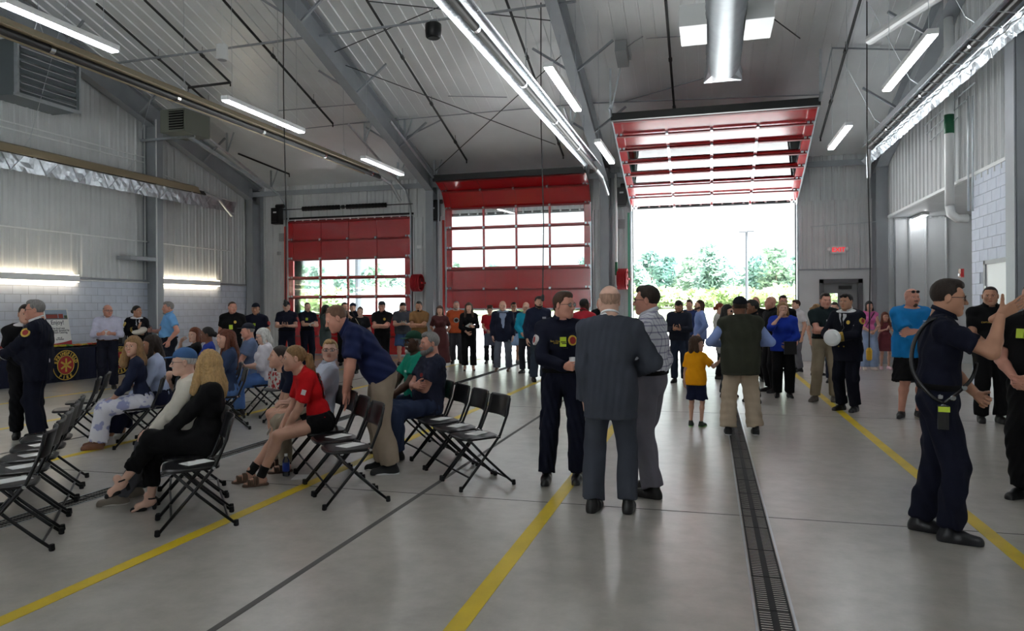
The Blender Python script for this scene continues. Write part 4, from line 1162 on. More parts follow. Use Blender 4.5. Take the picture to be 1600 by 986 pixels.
    def foot_frame(q, lift=0.0):
        K, A_, fy, pit = lg[q]; M = RZ(fy) @ RX(R(pit)); return M, A_ - M @ V3(0, 0, .082)
    fs = .93 if fem else 1.0
    if child: fs = 1.05
    if barefoot:
        for q in (1, -1):
            M, o0 = foot_frame(q); fv, ff = foot_tpl('bare', hf); v = fv*V3(q*fs, fs, 1) + V3(0, 0, .012)
            if shoes[0] == 'heel': v = (v @ RX(R(-14)).T) + V3(0, 0, .02)
            put(v @ M.T + o0, ff if q == 1 else ff[:, ::-1], np.zeros(len(ff), int))
    body = np_obj('body', np.concatenate(Vs)*s, np.concatenate(Fs), skin(SK[sk]), root, np.concatenate(Ms))
    out = {'root': root, 'sc': sc*s, 's': s, 'T2': T2, 'T1': T1, 'hc': hc_*s, 'HR': HR, 'hs': hs*s, 'ar': ar, 'W': {q: ar[q][1]*s for q in ar}, 'E': {q: ar[q][0]*s for q in ar}, 'pel': pel*s, 'lg': lg}
    # ------------- clothes
    def piece(name, prims_, m, h=hc, clips=(), amp=.0, f=1.0):
        V, F = sdf_mesh(prims_, h, clips, folds(amp, sd*7 + len(name), f) if amp else None)
        if len(F) == 0: return None
        o = np_obj(name, V*s, F, m, root); out[name] = o; return o
    am = (.0065, .006, .004)[lod]; layered = any(x[0] in ('jacket', 'vest') for x in wear)
    for wsp in wear:
        kind, colr = wsp[0], wsp[1]; op = wsp[2] if len(wsp) > 2 else {}
        m = cloth(colr) if isinstance(colr, tuple) else colr
        if kind in ('shirt', 'jacket', 'vest', 'dress', 'coat'):
            t = op.get('t', .014 if kind in ('shirt', 'dress') else .026); t = min(t, .01) if layered and kind == 'shirt' else t; hem = op.get('hem', -.08 if kind != 'shirt' else .02); hem = max(hem, .085) if kind == 'shirt' and 'belt' in kinds_ else hem; sl_ = op.get('sleeve', .62 if kind == 'shirt' else 1.97)
            P_ = torso(t)
            if not (fem and kind in ('dress', 'shirt')) and not (layered and kind == 'shirt'): P_.append(cap(pel + up1*.12, chest, .118*tg + t, .12*tg + t, .06, ax=fw1, s=.85))
            if op.get('collar'): P_.append(cap(neck, neck + (hc_-neck)*.3, .062*(.6+.4*g_)*(.9 if fem else 1)+.006, .06*(.6+.4*g_)*(.9 if fem else 1)+.006, .02))
            r1 = (.112*(.5+.5*g_)*(1.05 if fem else 1) + t)
            if hem < .03 and not sit:
                hw_ = op.get('flare', 0); r1 += .012 if kind == 'shirt' else 0
                P_.append(cap(pel - rt1*.06*tg + up1*.1, pel - rt1*.06*tg + up1*max(hem, -.2), r1, r1 + hw_, .04, ax=fw1, s=.95)); P_.append(cap(pel + rt1*.06*tg + up1*.1, pel + rt1*.06*tg + up1*max(hem, -.2), r1, r1 + hw_, .04, ax=fw1, s=.95))
            if kind == 'dress' and not sit:
                b_ = pel + V3(0, 0, hem); P_.append(cap(pel + V3(-.05,0,0), b_ + V3(-.07,0,-.06), r1, r1+.03+op.get('flare', .02), .04)); P_.append(cap(pel + V3(.05,0,0), b_ + V3(.07,0,-.06), r1, r1+.03+op.get('flare', .02), .04))
            if kind in ('dress', 'coat') and sit:
                for q in (1, -1): P_ += [cap(HIP[q], lg[q][0], .092*lk + t, .07*lk + t + .012, .05)]
                if op.get('skirt'):
                    P_.append(cap((lg[1][0]+lg[-1][0])/2, (lg[1][0]+lg[-1][0])/2 + (lg[1][1]+lg[-1][1]-lg[1][0]-lg[-1][0])/2*op['skirt'], .1, .11, .06))
            if sl_: 
                for q in (1, -1): P_ += arm(q, t*.9, sl_, True, op.get('loose', 1.2))
            clips = [(neck + up2*(.052 if op.get('collar') else .034), nrm(up2 + fw2*op.get('neck', .55)))]
            if kind == 'dress' and not sit: clips.append((pel + V3(0,0,hem), V3(0,0,-1)))
            elif not (sit and kind in ('dress', 'coat')): clips.append((pel + up1*hem, -up1))
            if False:
                wv_ = op['open']; c0 = neck + fw2*.2; P_.append(dict(t='c', a=neck + fw2*.17 + up2*.02, b=wst + fw2*.2 - up1*.02, ra=wv_, rb=wv_*.2, k=.012, clip=None, ax=None, s=1, neg=True))
            piece(kind, P_, m, clips=clips, amp=op.get('amp', 0 if layered and kind == 'shirt' else am))
            if op.get('collar'):
                cm = op['collar']; cm = cloth(cm) if isinstance(cm, tuple) else cm
                ring = []; rn = .066*(.6+.4*g_)*(.9 if fem else 1) + .008
                for k in range(21):
                    a = R(28) + R(304)*k/20; ring.append(neck + up2*(.052 - .034*math.cos(a)) + rt2*math.sin(a)*rn + fw2*(math.cos(a)*rn*1.02 + .008 + .006))
                ring = [np.array(v)*s for v in ring]
                mb = MB(); vv = []
                for v in ring:
                    o_ = nrm(v - neck*s); vv += [tuple(v + up2*(.012 if layered else .022)*s - o_*.004*s), tuple(v + o_*(.005 if layered else .012)*s - up2*(.01 if layered else .018)*s)]
                mb.add(vv, [(2*i, 2*i+2, 2*i+3, 2*i+1) for i in range(20)])
                oc = mb.build('collar', cm, root, True); sm_ = oc.modifiers.new('t', 'SOLIDIFY'); sm_.thickness = .006*s
        elif kind in ('trousers', 'shorts'):
            t = op.get('t', .014); w_ = op.get('wide', .014); to = op.get('to', 1.96 if kind == 'trousers' else .93)
            P_ = torso(t)[:2]
            for q in (1, -1):
                K, A_, _, _ = lg[q]; H_ = HIP[q]
                if to <= 1:
                    e = H_ + (K-H_)*to; P_.append(cap(H_, e + nrm(K-H_)*.05, .09*lk + t, .08*lk + t + w_, .03, [(e, nrm(K-H_))]))
                else:
                    P_.append(cap(H_, K, .088*lk + t, .062*lk + t + w_*.3, .03)); e = K + (A_-K)*(to-1)
                    P_.append(cap(K, e + nrm(A_-K)*.03, .061*lk + t + w_*.3, .05*lk + t + w_*.8, .03, [(e, nrm(A_-K))]))
            if belly: P_.append(ell(wst + fw1*(.03+.02*belly) - up1*.07, ((.12+.01*belly)*tg + t, .09+.02*belly + t, .1 + t), .05, T1))
            piece(kind, P_, m, clips=[(pel + up1*op.get('top', .095), up1)], amp=op.get('amp', am*1.2), f=.9)
        elif kind == 'belt':
            P_ = torso(.03)[:2]
            if belly: P_.append(ell(wst + fw1*(.03+.02*belly) - up1*.07, ((.12+.01*belly)*tg + .03, .09+.02*belly + .03, .1 + .03), .05, T1))
            c0 = op.get('z', .07); piece('belt', P_, m, clips=[(pel + up1*(c0+.04), up1), (pel + up1*c0, -up1)])
    # ------------- hair, beard, cap, glasses
    def on_head(V): return (V*hs @ HR.T + hc_)*s
    if hair and hair[0] != 'bald':
        hp_, cl = hair_prims(hair[0], 'f' if fem else 'm', 1.0 + .5*(g_-1)*(g_ > 1))
        if hair[0] in ('long', 'wavy', 'bob', 'pony', 'longmale', 'curly'): wp = strands(.0042 if lod < 2 else .003, seed=sd)
        else: wp = strands(.0012, seed=sd)
        face_cut = [ell((0,.055,-.045), (.058,.075,.1), .008, None, True)] if hair[0] in ('long', 'wavy', 'bob', 'longmale') else []
        V, F = sdf_mesh(hp_ + face_cut, (.0055, .0075, .0095)[lod], cl, wp)
        if len(F): out['hair'] = np_obj('hair', on_head(V), F, hair_m(hair[1]), root)
        hc2 = hair[1]
    else: hc2 = hair[1] if hair else 'brown'
    bw = [cap((q*.018,.092,.022), (q*.046,.082,.024), .0042, .0034, .003) for q in (-1, 1)]
    if lod < 2:
        V, F = sdf_mesh(bw, .003); np_obj('eyebrows', on_head(V), F, hair_m('dark' if hc2 in ('black', 'dark', 'auburn') else ('brown' if hc2 not in ('white', 'grey') else 'grey')), root)
    if beard:
        V, F = sdf_mesh(beard_prims(beard[0], sex, 1.0 + .5*(g_-1)*(g_ > 1)), (.0045, .006, .008)[lod], (), strands(.0012)); np_obj('beard', on_head(V), F, hair_m(beard[1]), root)
    if cap_:
        cm = cloth(cap_); P_ = [ell((0,-.012,.05), (.087,.108,.09), .01)]
        V, F = sdf_mesh(P_, .008, [(V3(0,.0,.045), nrm(V3(0,.12,-1)))]); co = np_obj('cap', on_head(V), F, cm, root)
        V, F = sdf_mesh([cap((0,.07,.052), (0,.12,.047), .068, .06, .01, ax=(0,0,1), s=.12)], .008, [(V3(0,.06,.05), V3(0,-1,0))]); np_obj('brim', on_head(V), F, cm, co)
    if glasses:
        kd = glasses; mb = MB(); up_ = .055 if kd == 'head' else 0
        off = V3(0, .012 if kd != 'head' else -.002, .078 if kd == 'head' else .002)
        P0 = lambda v: tuple(on_head(np.array([v]) + off)[0])
        for q in (-1, 1):
            n_ = 12; mb.tube([P0((q*.033 + .026*math.cos(6.2832*k/n_), .09-.02*abs(math.cos(6.2832*k/n_)*.4+.0), .018*math.sin(6.2832*k/n_))) for k in range(n_+1)], .0017*s*(1.5 if lod else 1.2), 5, False)
            mb.tube([P0((q*.059,.082,.004)), P0((q*.079,.05,.004)), P0((q*.082,-.008,.002))], .0019*s*(1.4 if lod else 1.2), 5)
        mb.tube([P0((-.008,.092,.004)), P0((.008,.092,.004))], .0018*s, 5)
        go = mb.build('eyeglasses', M_gl, root)
        for q in (-1, 1):
            mb = MB(); n_ = 12; vv = [P0((q*.033 + .025*math.cos(6.2832*k/n_), .09-.02*abs(math.cos(6.2832*k/n_)*.4), .017*math.sin(6.2832*k/n_))) for k in range(n_)]
            mb.add(vv, [tuple(range(n_))]); mb.build('lens', M_dlens if kd in ('sun', 'head') else M_lens, go)
    # ------------- shoes
    for q in (1, -1):
        M, o0 = foot_frame(q); sm = mat('shoe_%d_%d_%d' % shoes[1], shoes[1], .35 if shoes[0] == 'dress' else .6)
        flip = lambda ff: ff if q == 1 else ff[:, ::-1]
        if barefoot:
            if shoes[0] == 'heel':
                fv, ff = foot_tpl('heel', .008); so = np_obj('shoe', ((fv*V3(q*fs, fs, 1)) @ M.T + o0)*s, flip(ff), sm, root)
                mb = MB(); ring = [tuple((M @ V3(.04*math.cos(a), -.008+.042*math.sin(a), .105) + o0)*s) for a in [6.2832*k/14 for k in range(15)]]; mb.tube(ring, .007*s, 6, False); mb.build('strap', sm, so)
            else:
                fv, ff = foot_tpl('sole', .008); so = np_obj('sandal', ((fv*V3(q*fs, fs, 1)) @ M.T + o0)*s, flip(ff), sm, root)
                for yy, hz in ((.045, .078), (.1, .058)):
                    mb = MB()
                    for dy in (-.016, .0, .016):
                        mb.tube([tuple((M @ V3(.047*math.cos(a), yy+dy, .02 + (hz-.012)*math.sin(a)) + o0)*s) for a in [math.pi*k/8 for k in range(9)]], .009*s, 5)
                    mb.build('strap', sm, so)
        else:
            fv, ff = foot_tpl('shoe', hf); so = np_obj('shoe', ((fv*V3(q*fs, fs, 1)) @ M.T + o0)*s, flip(ff), sm, root)
            if len(shoes) > 2:
                fv, ff = foot_tpl('sole', hf); np_obj('sole', ((fv*V3(q*fs*1.04, fs*1.03, 1)) @ M.T + o0)*s, flip(ff), mat('sole_%d_%d_%d' % shoes[2], shoes[2], .7), so)
    return out
def surf_pt(P, part, x, z, side=1):
    """point and normal on a garment at torso coordinates x (right), z (up from the shoulder line)"""
    o = P[part]; me = o.data; n = len(me.vertices); co = np.empty(n*3, np.float32); me.vertices.foreach_get('co', co); co = co.reshape(-1, 3)
    T2, sc, s = P['T2'], P['sc'], P['s']; L = (co - sc) @ T2 / s
    d = (L[:, 0]-x)**2 + (L[:, 2]-z)**2; ok = d < .022**2
    if not ok.any(): ok = d < np.sort(d)[min(20, n-1)] + 1e-6
    c = np.where(ok)[0]; i = c[np.argmax(L[c, 1]*side)]
    no = np.array(me.vertices[int(i)].normal); return co[i], no
def patch(P, part, x, z, w_, h_, m, name='badge', side=1, shape='disc', thick=.004):
    p, n = surf_pt(P, part, x, z, side); up = P['T2'][:, 2]; u = nrm(up - n*(up @ n)); r_ = np.cross(u, n); s = P['s']
    k = 14 if shape == 'disc' else 4; pts = []
    for i in range(k):
        a = 6.2832*(i + (.5 if shape != 'disc' else 0))/k; f = 1.0 if shape == 'disc' else 1.414
        pts.append((r_*math.cos(a)*w_/2*f + u*math.sin(a)*h_/2*f)*s)
    v = [tuple(p + n*thick*s + q) for q in pts] + [tuple(p - n*.006 + q) for q in pts]
    f = [tuple(range(k))] + [(i+k, (i+1) % k + k, (i+1) % k, i) for i in range(k)]
    o = mesh_obj(name, v, f, m, P['root']); return o
def shirt_front(P, m, w_=.06, z0=.055, z1=-.24, tie=None):
    m = cloth(m) if isinstance(m, tuple) else m
    for nm, mm, ww, off, za in (('shirt_front', m, w_, .004, z1), ('tie', tie, .022, .009, z1)):
        if mm is None: continue
        mm = cloth(mm) if isinstance(mm, tuple) else mm
        n = 9; v = []
        for i in range(n):
            t = i/(n-1); z = z0 + (za-z0)*t; hw_ = (ww*(1-t)+.006) if nm == 'shirt_front' else ww*(.6+.4*t)*(1 if i < n-1 else .3)
            for x in (-hw_, 0, hw_):
                p, nn = surf_pt(P, 'jacket', x, min(z, .02)); v.append(tuple(p + nn*off + P['T2'][:, 2]*max(0, z-.02)*P['s'] + P['T2'] @ np.array((x, 0, 0))*0))
        f = [(3*i+j, 3*i+3+j, 3*i+4+j, 3*i+1+j) for i in range(n-1) for j in (0, 1)]
        mesh_obj(nm, v, f, mm, P['root'], True)
def text_on(P, part, x, z, body, size, m, name='lettering', side=1, off=.006):
    p, n = surf_pt(P, part, x, z, side); up = P['T2'][:, 2]; u = nrm(up - n*(up @ n)); r_ = np.cross(u, n)
    o = text_mesh(name, body, size, m, P['root'], .0008)
    M = Matrix(((r_[0], u[0], n[0]), (r_[1], u[1], n[1]), (r_[2], u[2], n[2]))).to_4x4(); M.translation = Vector(p + n*off); o.matrix_local = M; return o
def held(P, q, name, mb, m, label, cat, off=(0, .07, -.03), euler=None, group=None, level=True, part_fn=None):
    """a thing in hand q: a top-level object placed at the palm"""
    E, W, hp, hd, pn = P['ar'][q]; Fm = rot_between(hd, -pn); 
    loc = P['W'][q] + Fm @ np.array(off)
    root = P['root']; Rz = Matrix.Rotation(root.rotation_euler.z, 3, 'Z'); wl = Rz @ Vector(loc) + root.location
    o = mb.build(name, m, None, False, wl); tag(o, label, cat, group)
    if level: o.rotation_euler = euler or (0, 0, root.rotation_euler.z)
    else: o.rotation_euler = (Rz @ Matrix(Fm.tolist())).to_euler()
    return o
# ---------------------------------------------------------------- folding chairs
NV = Vector((-.755, -.656, 0)); DV = Vector((-.656, .755, 0)); YN = math.atan2(.755, -.656)
M_cseat = mat('chair_plastic', (20, 20, 22), .32); M_ctube = mat('chair_tube', (18, 18, 20), .3, .3)
def rounded_plate(w_, d_, th, crown, n=12, taper=1.0):
    """rounded rectangle plate in x,y with thickness, as verts/faces"""
    pts = []
    for k in range(4*n):
        a = 6.2832*(k+.5)/(4*n); c, s = math.cos(a), math.sin(a); e = .45
        x = math.copysign(abs(c)**e, c)*w_/2; y = math.copysign(abs(s)**e, s)*d_/2
        pts.append((x*(1 if y > 0 else taper), y))
    return pts
def make_chair(name, label, grp):
    t = empty(name, (0,0,0)); tag(t, label, 'chair', grp)
    o = rounded_plate(.4, .4, .02, 0, 10, .88); n = len(o)
    v = [(x, y+.0, .452) for x, y in o] + [(x*.9, y*.9, .46) for x, y in o] + [(x, y, .436) for x, y in o]
    f = [tuple(range(n, 2*n)), tuple(reversed(range(2*n, 3*n)))] + [(i, (i+1) % n, n+(i+1) % n, n+i) for i in range(n)] + [(2*n+i, 2*n+(i+1) % n, (i+1) % n, i) for i in range(n)]
    mesh_obj('seat', v, f, M_cseat, t)
    nn = 10; v = []; hgts = [(.625, .9), (.64, 1), (.72, 1.0), (.79, 1), (.815, .94)]
    for fr in (0, 1):
        for z, wf_ in hgts:
            for i in range(nn+1):
                x = (-.2+.4*i/nn)*wf_; v.append((x, -.185 - (z-.46)*.27 - .035*(1-(x/.2)**2) + fr*.014, z))
    f = []; m_ = nn+1; K_ = len(hgts)*m_
    for i in range(len(hgts)-1):
        for j in range(nn):
            a = i*m_+j; f += [(a, a+1, a+m_+1, a+m_), (K_+a+m_, K_+a+m_+1, K_+a+1, K_+a)]
    edge = [j for j in range(m_)] + [i*m_+nn for i in range(1, len(hgts))] + [(len(hgts)-1)*m_+j for j in range(nn-1, -1, -1)] + [i*m_ for i in range(len(hgts)-2, 0, -1)]
    f += [(edge[(i+1) % len(edge)], edge[i], K_+edge[i], K_+edge[(i+1) % len(edge)]) for i in range(len(edge))]
    mesh_obj('backrest', v, f, M_cseat, t, True)
    for s in (-1, 1):
        MB().tube([(s*.225,.225,.02),(s*.218,-.02,.3),(s*.213,-.16,.47),(s*.208,-.24,.66),(s*.2,-.27,.8)], .0125, 8).build('front_leg', M_ctube, t, True)
        MB().tube([(s*.19,.12,.43),(s*.19,-.05,.25),(s*.195,-.22,.09),(s*.2,-.3,.02)], .0115, 8).build('rear_leg', M_ctube, t, True)
        MB().lathe([(.016,0),(.02,.008),(.017,.045)], 8, (s*.225,.232,0)).build('foot_cap', M_rubber, t); MB().lathe([(.016,0),(.02,.008),(.017,.045)], 8, (s*.2,-.305,0)).build('foot_cap', M_rubber, t)
        MB().tube([(s*.228,-.15,.455),(s*.175,-.15,.455)], .012, 8).build('pivot', M_ch, t)
    MB().tube([(-.222,.14,.11),(.222,.14,.11)], .0095, 8).build('crossbar', M_ctube, t); MB().tube([(-.197,-.25,.065),(.197,-.25,.065)], .0095, 8).build('crossbar', M_ctube, t)
    MB().tube([(-.19,.12,.425),(.19,.12,.425)], .0095, 8).build('seat_rail', M_ctube, t)
    return t
proto = make_chair('folding_chair', 'x', 'black folding chairs'); used = [False]
def chair(pos, label, yaw=YN):
    o = proto if not used[0] else copy_tree(proto); used[0] = True
    o.location = pos; o.rotation_euler = (0, 0, yaw + random.Random(len(label)+int(pos.x*100)).uniform(-.03, .03)); o['label'] = label; return o
ROW = {4: Vector((-2.12, 6.365, 0)), 3: Vector((-3.0, 5.555, 0)), 2: Vector((-3.83, 4.65, 0)), 1: Vector((-4.70, 3.86, 0))}
def spot(r_, k): return ROW[r_] + DV*.485*k
def program(pos, z, label, rz=0.0):
    o = MB().box((0,0,.0015), (.14,.21,.003)).build('paper_program', M_paper, None, False, (pos.x, pos.y, z)); o.rotation_euler = (0,0,rz); tag(o, label, 'paper', 'printed programs on the chair seats')
def onseat(r_, k, label): p = spot(r_, k); program(p - NV*.04 + DV*.03, .4605, label, YN + .5)
nth = ['nearest', 'second', 'third', 'fourth', 'fifth']
for k in range(5):
    chair(spot(1, k), 'empty black folding chair, %s from the viewer in the leftmost row' % nth[k]); onseat(1, k, 'white program on the %s chair of the leftmost row' % nth[k])
chair(spot(2, 0), 'empty black folding chair beside the blonde woman in black'); onseat(2, 0, 'white program on the empty chair beside the blonde woman in black')
chair(spot(2, 1), 'black folding chair under the blonde woman in black'); chair(spot(2, 2), 'black folding chair under the man in the denim cap')
chair(spot(3, 0), 'nearest empty black folding chair in the row with the bending man'); onseat(3, 0, 'white program on the nearest chair of the bending man\'s row')
chair(spot(3, 1), 'empty black folding chair whose back the bending man holds'); onseat(3, 1, 'white program on the chair held by the bending man')
chair(spot(3, 2), 'black folding chair under the girl in the red shirt'); chair(spot(3, 3), 'black folding chair under the young man with round glasses'); chair(spot(3, 4), 'black folding chair under the young woman in navy polo')
for k in range(3):
    chair(spot(4, k), 'empty black folding chair, %s from the viewer in the rightmost row' % nth[k]); onseat(4, k, 'white program on the %s chair of the rightmost row' % nth[k])
chair(spot(4, 3), 'black folding chair under the grey bearded man with crossed arms'); chair(spot(4, 4), 'black folding chair under the man in the green cap')
S2 = {}
def seat2(px, z, key, label):
    p = gz(px, z); S2[key] = p; chair(p, label)
seat2(214, 8.7, 's1', 'black folding chair under the smiling woman in navy'); seat2(243, 9.0, 's2', 'black folding chair under the woman with long dark hair')
seat2(300, 12.0, 's3', 'black folding chair under the red haired woman in black'); seat2(320, 11.6, 's4', 'black folding chair under the person in bright blue')
seat2(345, 10.8, 's7', 'black folding chair under the auburn haired woman'); seat2(350, 9.8, 's8', 'black folding chair under the brown haired woman in denim blue')
seat2(384, 12.2, 's9', 'black folding chair under the man in dark cap and grey blue shirt'); seat2(408, 11.3, 's10', 'black folding chair under the white haired woman')
seat2(434, 10.6, 'bag', 'black folding chair carrying the patterned handbag')
seat2(112, 8.6, 'e1', 'empty black folding chair just right of the large man in dress uniform'); seat2(130, 9.3, 'e2', 'empty black folding chair in front of the table emblem')

# ---------------------------------------------------------------- table, board and things on it
p = onX(100, 545, XL+1.55); M_skirt = mat('table_skirt', (26, 30, 48), .85, 0, .2, .1, 6); M_gold = mat('gold_print', (206, 172, 64), .5); M_emr = mat('emblem_red', (160, 30, 30), .6)
ty0, ty1 = onX(-60, 545, XL+1.55).y, onX(300, 545, XL+1.55).y
def table(ya, yb, lbl, emb):
    t = empty('skirted_table', (XL+1.15, (ya+yb)/2, 0)); tag(t, lbl, 'table'); L = yb-ya
    MB().box((0,0,.735), (.78, L, .03)).build('tabletop', M_skirt, t)
    m = MB(); n = 60
    per = [(.4,-L/2+L*i/n) for i in range(n+1)]
    v = []; 
    for i, (x, y) in enumerate(per):
        w_ = .012*math.sin(i*1.9); v += [(x+.01+w_, y, .01), (x, y, .745)]
    m.add(v, [(2*i, 2*i+2, 2*i+3, 2*i+1) for i in range(n)])
    for s in (-1, 1): m.add([(-.39, s*L/2, .01), (.4, s*L/2, .01), (.4, s*L/2, .745), (-.39, s*L/2, .745)], [(0,1,2,3)])
    m.build('skirt', M_skirt, t)
    for s in (-1, 1):
        for q in (-1, 1): MB().tube([(s*.3, q*(L/2-.2), 0), (s*.3, q*(L/2-.2), .72)], .015, 8).build('leg', M_ctube, t)
    for ey in emb:
        e = empty('emblem', (.43, ey, .38)); e.parent = t
        mm = MB(); 
        for r_ in (.33, .215):
            mm.tube([(0, math.cos(a)*r_, math.sin(a)*r_) for a in [6.2832*k/40 for k in range(41)]], .009, 5, False)
        mm.split('ring', M_gold, e)
        MB().lathe([(.2,-.004),(.2,.004)], 28, (0,0,0), Matrix.Rotation(R(90),3,'Y')).build('centre', M_emr, e)
        mm = MB()
        for a in (0, 60, 120): mm.box((.008,0,0), (.008,.3,.04), Matrix.Rotation(R(a+30),3,'X'))
        tag(mm.build('star', M_gold, e), kind='stuff')
        for txt, a0, da in (('SPRINGFIELD', 165, -15), ('FIRE', 238, 20)):
            for i, chh in enumerate(txt):
                a = R(a0 + da*i); up = 1 if da < 0 else -1
                o = text_mesh('letter', chh, .1, M_gold, e, .003, font_bold=.004)
                rad = .272 - .036*up
                yy, zz_ = math.cos(a)*rad, math.sin(a)*rad
                rr_ = Vector((0, math.cos(a), math.sin(a)))*up; tt = Vector((1,0,0)); xx = rr_.cross(tt)
                o.matrix_local = Matrix(((xx.x, rr_.x, tt.x, .006), (xx.y, rr_.y, tt.y, yy), (xx.z, rr_.z, tt.z, zz_), (0,0,0,1)))
    return t
e1 = onX(103, 575, XL+1.58).y; e2 = onX(188, 562, XL+1.58).y; ym = onX(150, 545, XL+1.55).y
table(ym-3.4, ym-.02, 'table with dark blue fire emblem skirt, nearer one on the left', [e1-(ym-1.71)]); table(ym+.02, ym+2.4, 'second dark skirted table beside the wind column', [e2-(ym+1.21)])
# food platters on the table
for i, (px, c, lb) in enumerate([(92, (196,176,40), 'tray of yellow food near the board'), (103, (86,140,50), 'tray of green food on the table'), (116, (206,120,40), 'tray of orange food on the table'), (127, (196,170,50), 'small yellow tray on the table'), (143, (180,60,40), 'tray of red food on the table'), (149, (214,160,40), 'tray of golden food at the table end')]):
    q = onX(px, 544, XL+1.1); t = empty('food_tray', (q.x, q.y, .75)); tag(t, lb, 'tray', 'food trays on the skirted table')
    MB().lathe([(.13,0),(.16,.02),(.165,.025),(.13,.012)], 16).build('tray', M_black, t); mm = MB(); rr = random.Random(i)
    for _ in range(14): mm.box((rr.uniform(-.09,.09), rr.uniform(-.09,.09), .035+rr.uniform(0,.02)), (.05,.05,.03), Matrix.Rotation(rr.uniform(0,3),3,'Z'))
    tag(mm.build('food', mat('food_%d' % i, c, .5, 0, .4, .2, 30), t), kind='stuff')
q = onX(194, 548, XL+1.1); t = empty('equipment_case', (q.x, q.y, .75)); tag(t, 'black equipment case on the table behind the lavender shirt man', 'case'); MB().box((0,0,.19), (.3,.42,.36)).build('shell', M_black, t); MB().box((0,0,.385), (.31,.43,.03)).build('lid', M_rubber, t); MB().tube([(.16,-.08,.25),(.2,-.08,.25),(.2,.08,.25),(.16,.08,.25)], .01, 6).build('handle', M_black, t)
# the printed board
a, b = onX(72, 482, XL+.75), onX(109, 482, XL+.75); wbd = abs(b.y-a.y); q = onX(93, 512, XL+.8)
M_blue = mat('board_sky', (150, 165, 185), .6); M_brick = mat('board_brick', (150, 62, 52), .6); M_txt = mat('board_text', (70, 74, 84), .6); M_bred = mat('board_red', (176, 36, 52), .6); M_bgreen = mat('board_green', (70, 86, 60), .6); M_bgrey = mat('board_road', (96, 98, 104), .6)
bz0 = onX(93, 543, XL+.75).z; bz1 = onX(93, 482, XL+.75).z; hb_ = bz1-bz0
t = empty('display_board', (XL+.8, (a.y+b.y)/2+.02, bz0)); t.rotation_euler = (0, R(-10), 0); tag(t, 'white printed board leaning behind the food table', 'sign')
MB().box((0,0,hb_/2), (.012, wbd, hb_)).build('panel', M_paper, t)
def flat(y0, y1, z0, z1, m, nm, dx=.0085): MB().bx(dx-.003, dx, -wbd/2+wbd*y0, -wbd/2+wbd*y1, hb_*z0, hb_*z1).build(nm, m, t)
flat(.04,.96,.73,.98,M_blue,'picture_sky'); flat(.04,.96,.73,.76,M_bgrey,'picture_road',.0095); flat(.06,.55,.76,.855,M_brick,'picture_building',.0095); flat(.06,.55,.855,.875,M_bgrey,'picture_roof',.0100); flat(.58,.78,.76,.87,M_brick,'picture_hall',.0095); flat(.82,.95,.76,.83,M_bgreen,'picture_trees',.0095)
m = MB(); n = 16; vv = []
for i in range(n+1): vv += [(.0075, -wbd/2+wbd*i/n, hb_*.0), (.0075, -wbd/2+wbd*i/n, hb_*(.1+.08*(i/n)**2))]
m.add(vv, [(2*i, 2*i+2, 2*i+3, 2*i+1) for i in range(n)]); m.build('red_sweep', M_bred, t)
for tx, zz_, sz in (('Enjoy!', .6, .14), ('The food was', .475, .062), ('generously donated by', .42, .062), ('Brothers Catering.', .365, .062), ('city of', .235, .05), ('Springfield', .195, .05)):
    text_mesh('lettering', tx, sz*wbd/.62, M_txt, t, .001, rot=(R(90), 0, R(90)), loc=(.008, 0, hb_*zz_), font_bold=.001)

# ---------------------------------------------------------------- the people
NAVY, BLK, KHAKI = (22, 25, 41), (17, 17, 19), (150, 136, 114)
M_pgold = M_gold; M_pred = mat('patch_red', (150, 36, 34), .7); M_neon = mat('neon_radio', (196, 220, 60), .5); M_pw = mat('patch_white', (210, 206, 204), .7); M_silver = mat('silver_badge', (190, 192, 196), .3, .8)
M_cup = mat('paper_cup', (214, 216, 218), .5)
def plaid():
    m = bpy.data.materials.new('plaid_cloth'); m.use_nodes = True; n, l = m.node_tree.nodes, m.node_tree.links; b = n['Principled BSDF']; b.inputs['Roughness'].default_value = .9
    tc = n.new('ShaderNodeTexCoord'); sp = n.new('ShaderNodeSeparateXYZ'); l.new(tc.outputs['Object'], sp.inputs[0])
    ad = n.new('ShaderNodeMath'); ad.operation = 'ADD'; l.new(sp.outputs[0], ad.inputs[0]); l.new(sp.outputs[1], ad.inputs[1])
    def stripe(src, f, th):
        mu = n.new('ShaderNodeMath'); mu.operation = 'MULTIPLY'; mu.inputs[1].default_value = f; l.new(src, mu.inputs[0])
        fr = n.new('ShaderNodeMath'); fr.operation = 'FRACT'; l.new(mu.outputs[0], fr.inputs[0]); lt = n.new('ShaderNodeMath'); lt.operation = 'LESS_THAN'; lt.inputs[1].default_value = th; l.new(fr.outputs[0], lt.inputs[0]); return lt.outputs[0]
    a, c = stripe(ad.outputs[0], 17, .2), stripe(sp.outputs[2], 17, .2)
    s_ = n.new('ShaderNodeMath'); s_.operation = 'ADD'; l.new(a, s_.inputs[0]); l.new(c, s_.inputs[1]); rp = n.new('ShaderNodeValToRGB'); rp.color_ramp.interpolation = 'CONSTANT'
    e = rp.color_ramp.elements; e[0].color = (*lin((214, 214, 222)), 1); e[1].position = .4; e[1].color = (*lin((158, 156, 178)), 1); e2_ = e.new(.75); e2_.color = (*lin((116, 112, 146)), 1)
    h_ = n.new('ShaderNodeMath'); h_.operation = 'MULTIPLY'; h_.inputs[1].default_value = .5; l.new(s_.outputs[0], h_.inputs[0]); l.new(h_.outputs[0], rp.inputs[0]); l.new(rp.outputs[0], b.inputs['Base Color']); return m
